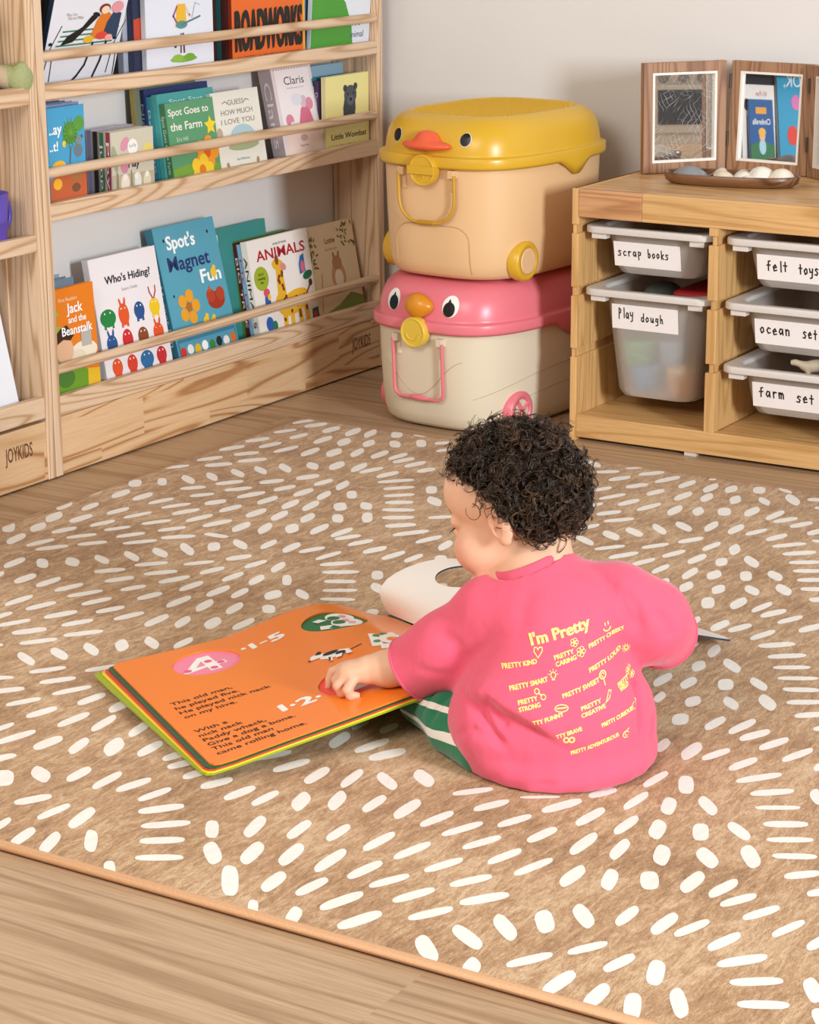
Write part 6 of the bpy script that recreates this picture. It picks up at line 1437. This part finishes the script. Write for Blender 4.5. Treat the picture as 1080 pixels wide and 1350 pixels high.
V, Q = s.mesh(2)
rr = np.random.default_rng(5)
V = V+(V-HC_)/np.linalg.norm(V-HC_, axis=1)[:, None]*(rr.normal(0, .0012, len(V)))[:, None]
ho = np_obj('hair', V, Q, [plain('hair_roots', '#1c120c', rough=.85, spec=.1, noise=.4, scale=90)], ch)
rr = random.Random(12); cv, cf = [], []
tones = []
def strand(path, r0, n=4, tone=.3):
    N = len(path); base = len(cv); tones.extend([tone]*(N*n))
    for i, p in enumerate(path):
        t = (path[min(i+1, N-1)]-path[max(i-1, 0)]).normalized()
        x = t.orthogonal().normalized(); y = t.cross(x); r = r0*(1-.55*i/N)
        for j in range(n): cv.append(p+(x*math.cos(2*PI*j/n)+y*math.sin(2*PI*j/n))*r)
    for i in range(N-1):
        for j in range(n):
            k = (j+1) % n; cf.append((base+i*n+j, base+i*n+k, base+(i+1)*n+k, base+(i+1)*n+j))
BVC = BVHTree.FromPolygons([tuple(p) for p in V], [tuple(q) for q in Q])
cnt = 0
while cnt < 1450:
    d = Vector((rr.gauss(0, 1), rr.gauss(0, 1), rr.gauss(0, 1))).normalized()
    f, l_, u = d.dot(Vector(HF))*.085, d.dot(Vector(HL))*.072, d.dot(Vector(HU))*.078
    if hairline(f*1.0-.0, l_, u) < .002: continue
    if u < -.02 and f > -.03: continue
    h_ = BVC.ray_cast(Vector(HC_)+d*.3, -d)
    if h_[0] is None: continue
    p, nn = h_[0], h_[1]
    if hairline(*[float((np.array(p)-HC_)@q) for q in (HF, HL, HU)]) < .001: continue
    cnt += 1
    # a lock: helix that leaves the scalp, bends down with gravity and spirals
    R = rr.uniform(.0036, .0080); turns = rr.uniform(1.0, 2.2); L = rr.uniform(.010, .028) if u > -.01 else rr.uniform(.006, .014)
    if cnt % 8 == 0: R *= 1.3; L = L*1.25+.004
    tone = min(1, max(0, rr.gauss(.48, .27)))
    tang = Vector((rr.gauss(0, 1), rr.gauss(0, 1), rr.gauss(0, 1))); tang = (tang-nn*tang.dot(nn)).normalized()
    ax = (nn*rr.uniform(.25, 1.0)+tang*rr.uniform(.5, 1.1)).normalized()
    if hairline(*[float((np.array(p)-HC_)@q) for q in (HF, HL, HU)]) < .013 and f > -.03:
        ax = (nn*.7+Vector(HU)*.45-Vector(HF)*.25+tang*.25).normalized(); R = min(R, .0055)
    x = ax.orthogonal().normalized(); y = ax.cross(x); ph = rr.uniform(0, 6.3); NP = int(14*turns)
    for b_ in range(rr.choice([2, 3, 4])):
        o_ = Vector((rr.gauss(0, 1), rr.gauss(0, 1), rr.gauss(0, 1)))*.0011; dr = rr.uniform(.85, 1.15)
        path = []
        for i in range(NP):
            q = i/(NP-1); a = ph+2*PI*turns*q
            grow = min(1, q*2.5)
            path.append(p-nn*.002+ax*(L*q)+(x*math.cos(a)+y*math.sin(a))*R*grow*dr+Vector((0, 0, -.006*q*q))+o_*grow)
        strand(path, rr.uniform(.00048, .00078), 4, tone)
# a loose curl at the temple
tp = Vector(hp(.020, .064, .024))
strand([tp+Vector(HL)*.006+Vector(HF)*(.010*math.cos(a))+Vector(HU)*(.011*math.sin(a)-.016) for a in np.linspace(1.9, 7.0, 26)], .0007, 5)
no = np_obj('curls', np.array([tuple(p) for p in cv]), np.array(cf, np.int32), [HAIR], ho)
no['kind'] = 'stuff'
at = no.data.attributes.new('tone', 'FLOAT', 'POINT'); at.data.foreach_set('value', np.array(tones, np.float32))
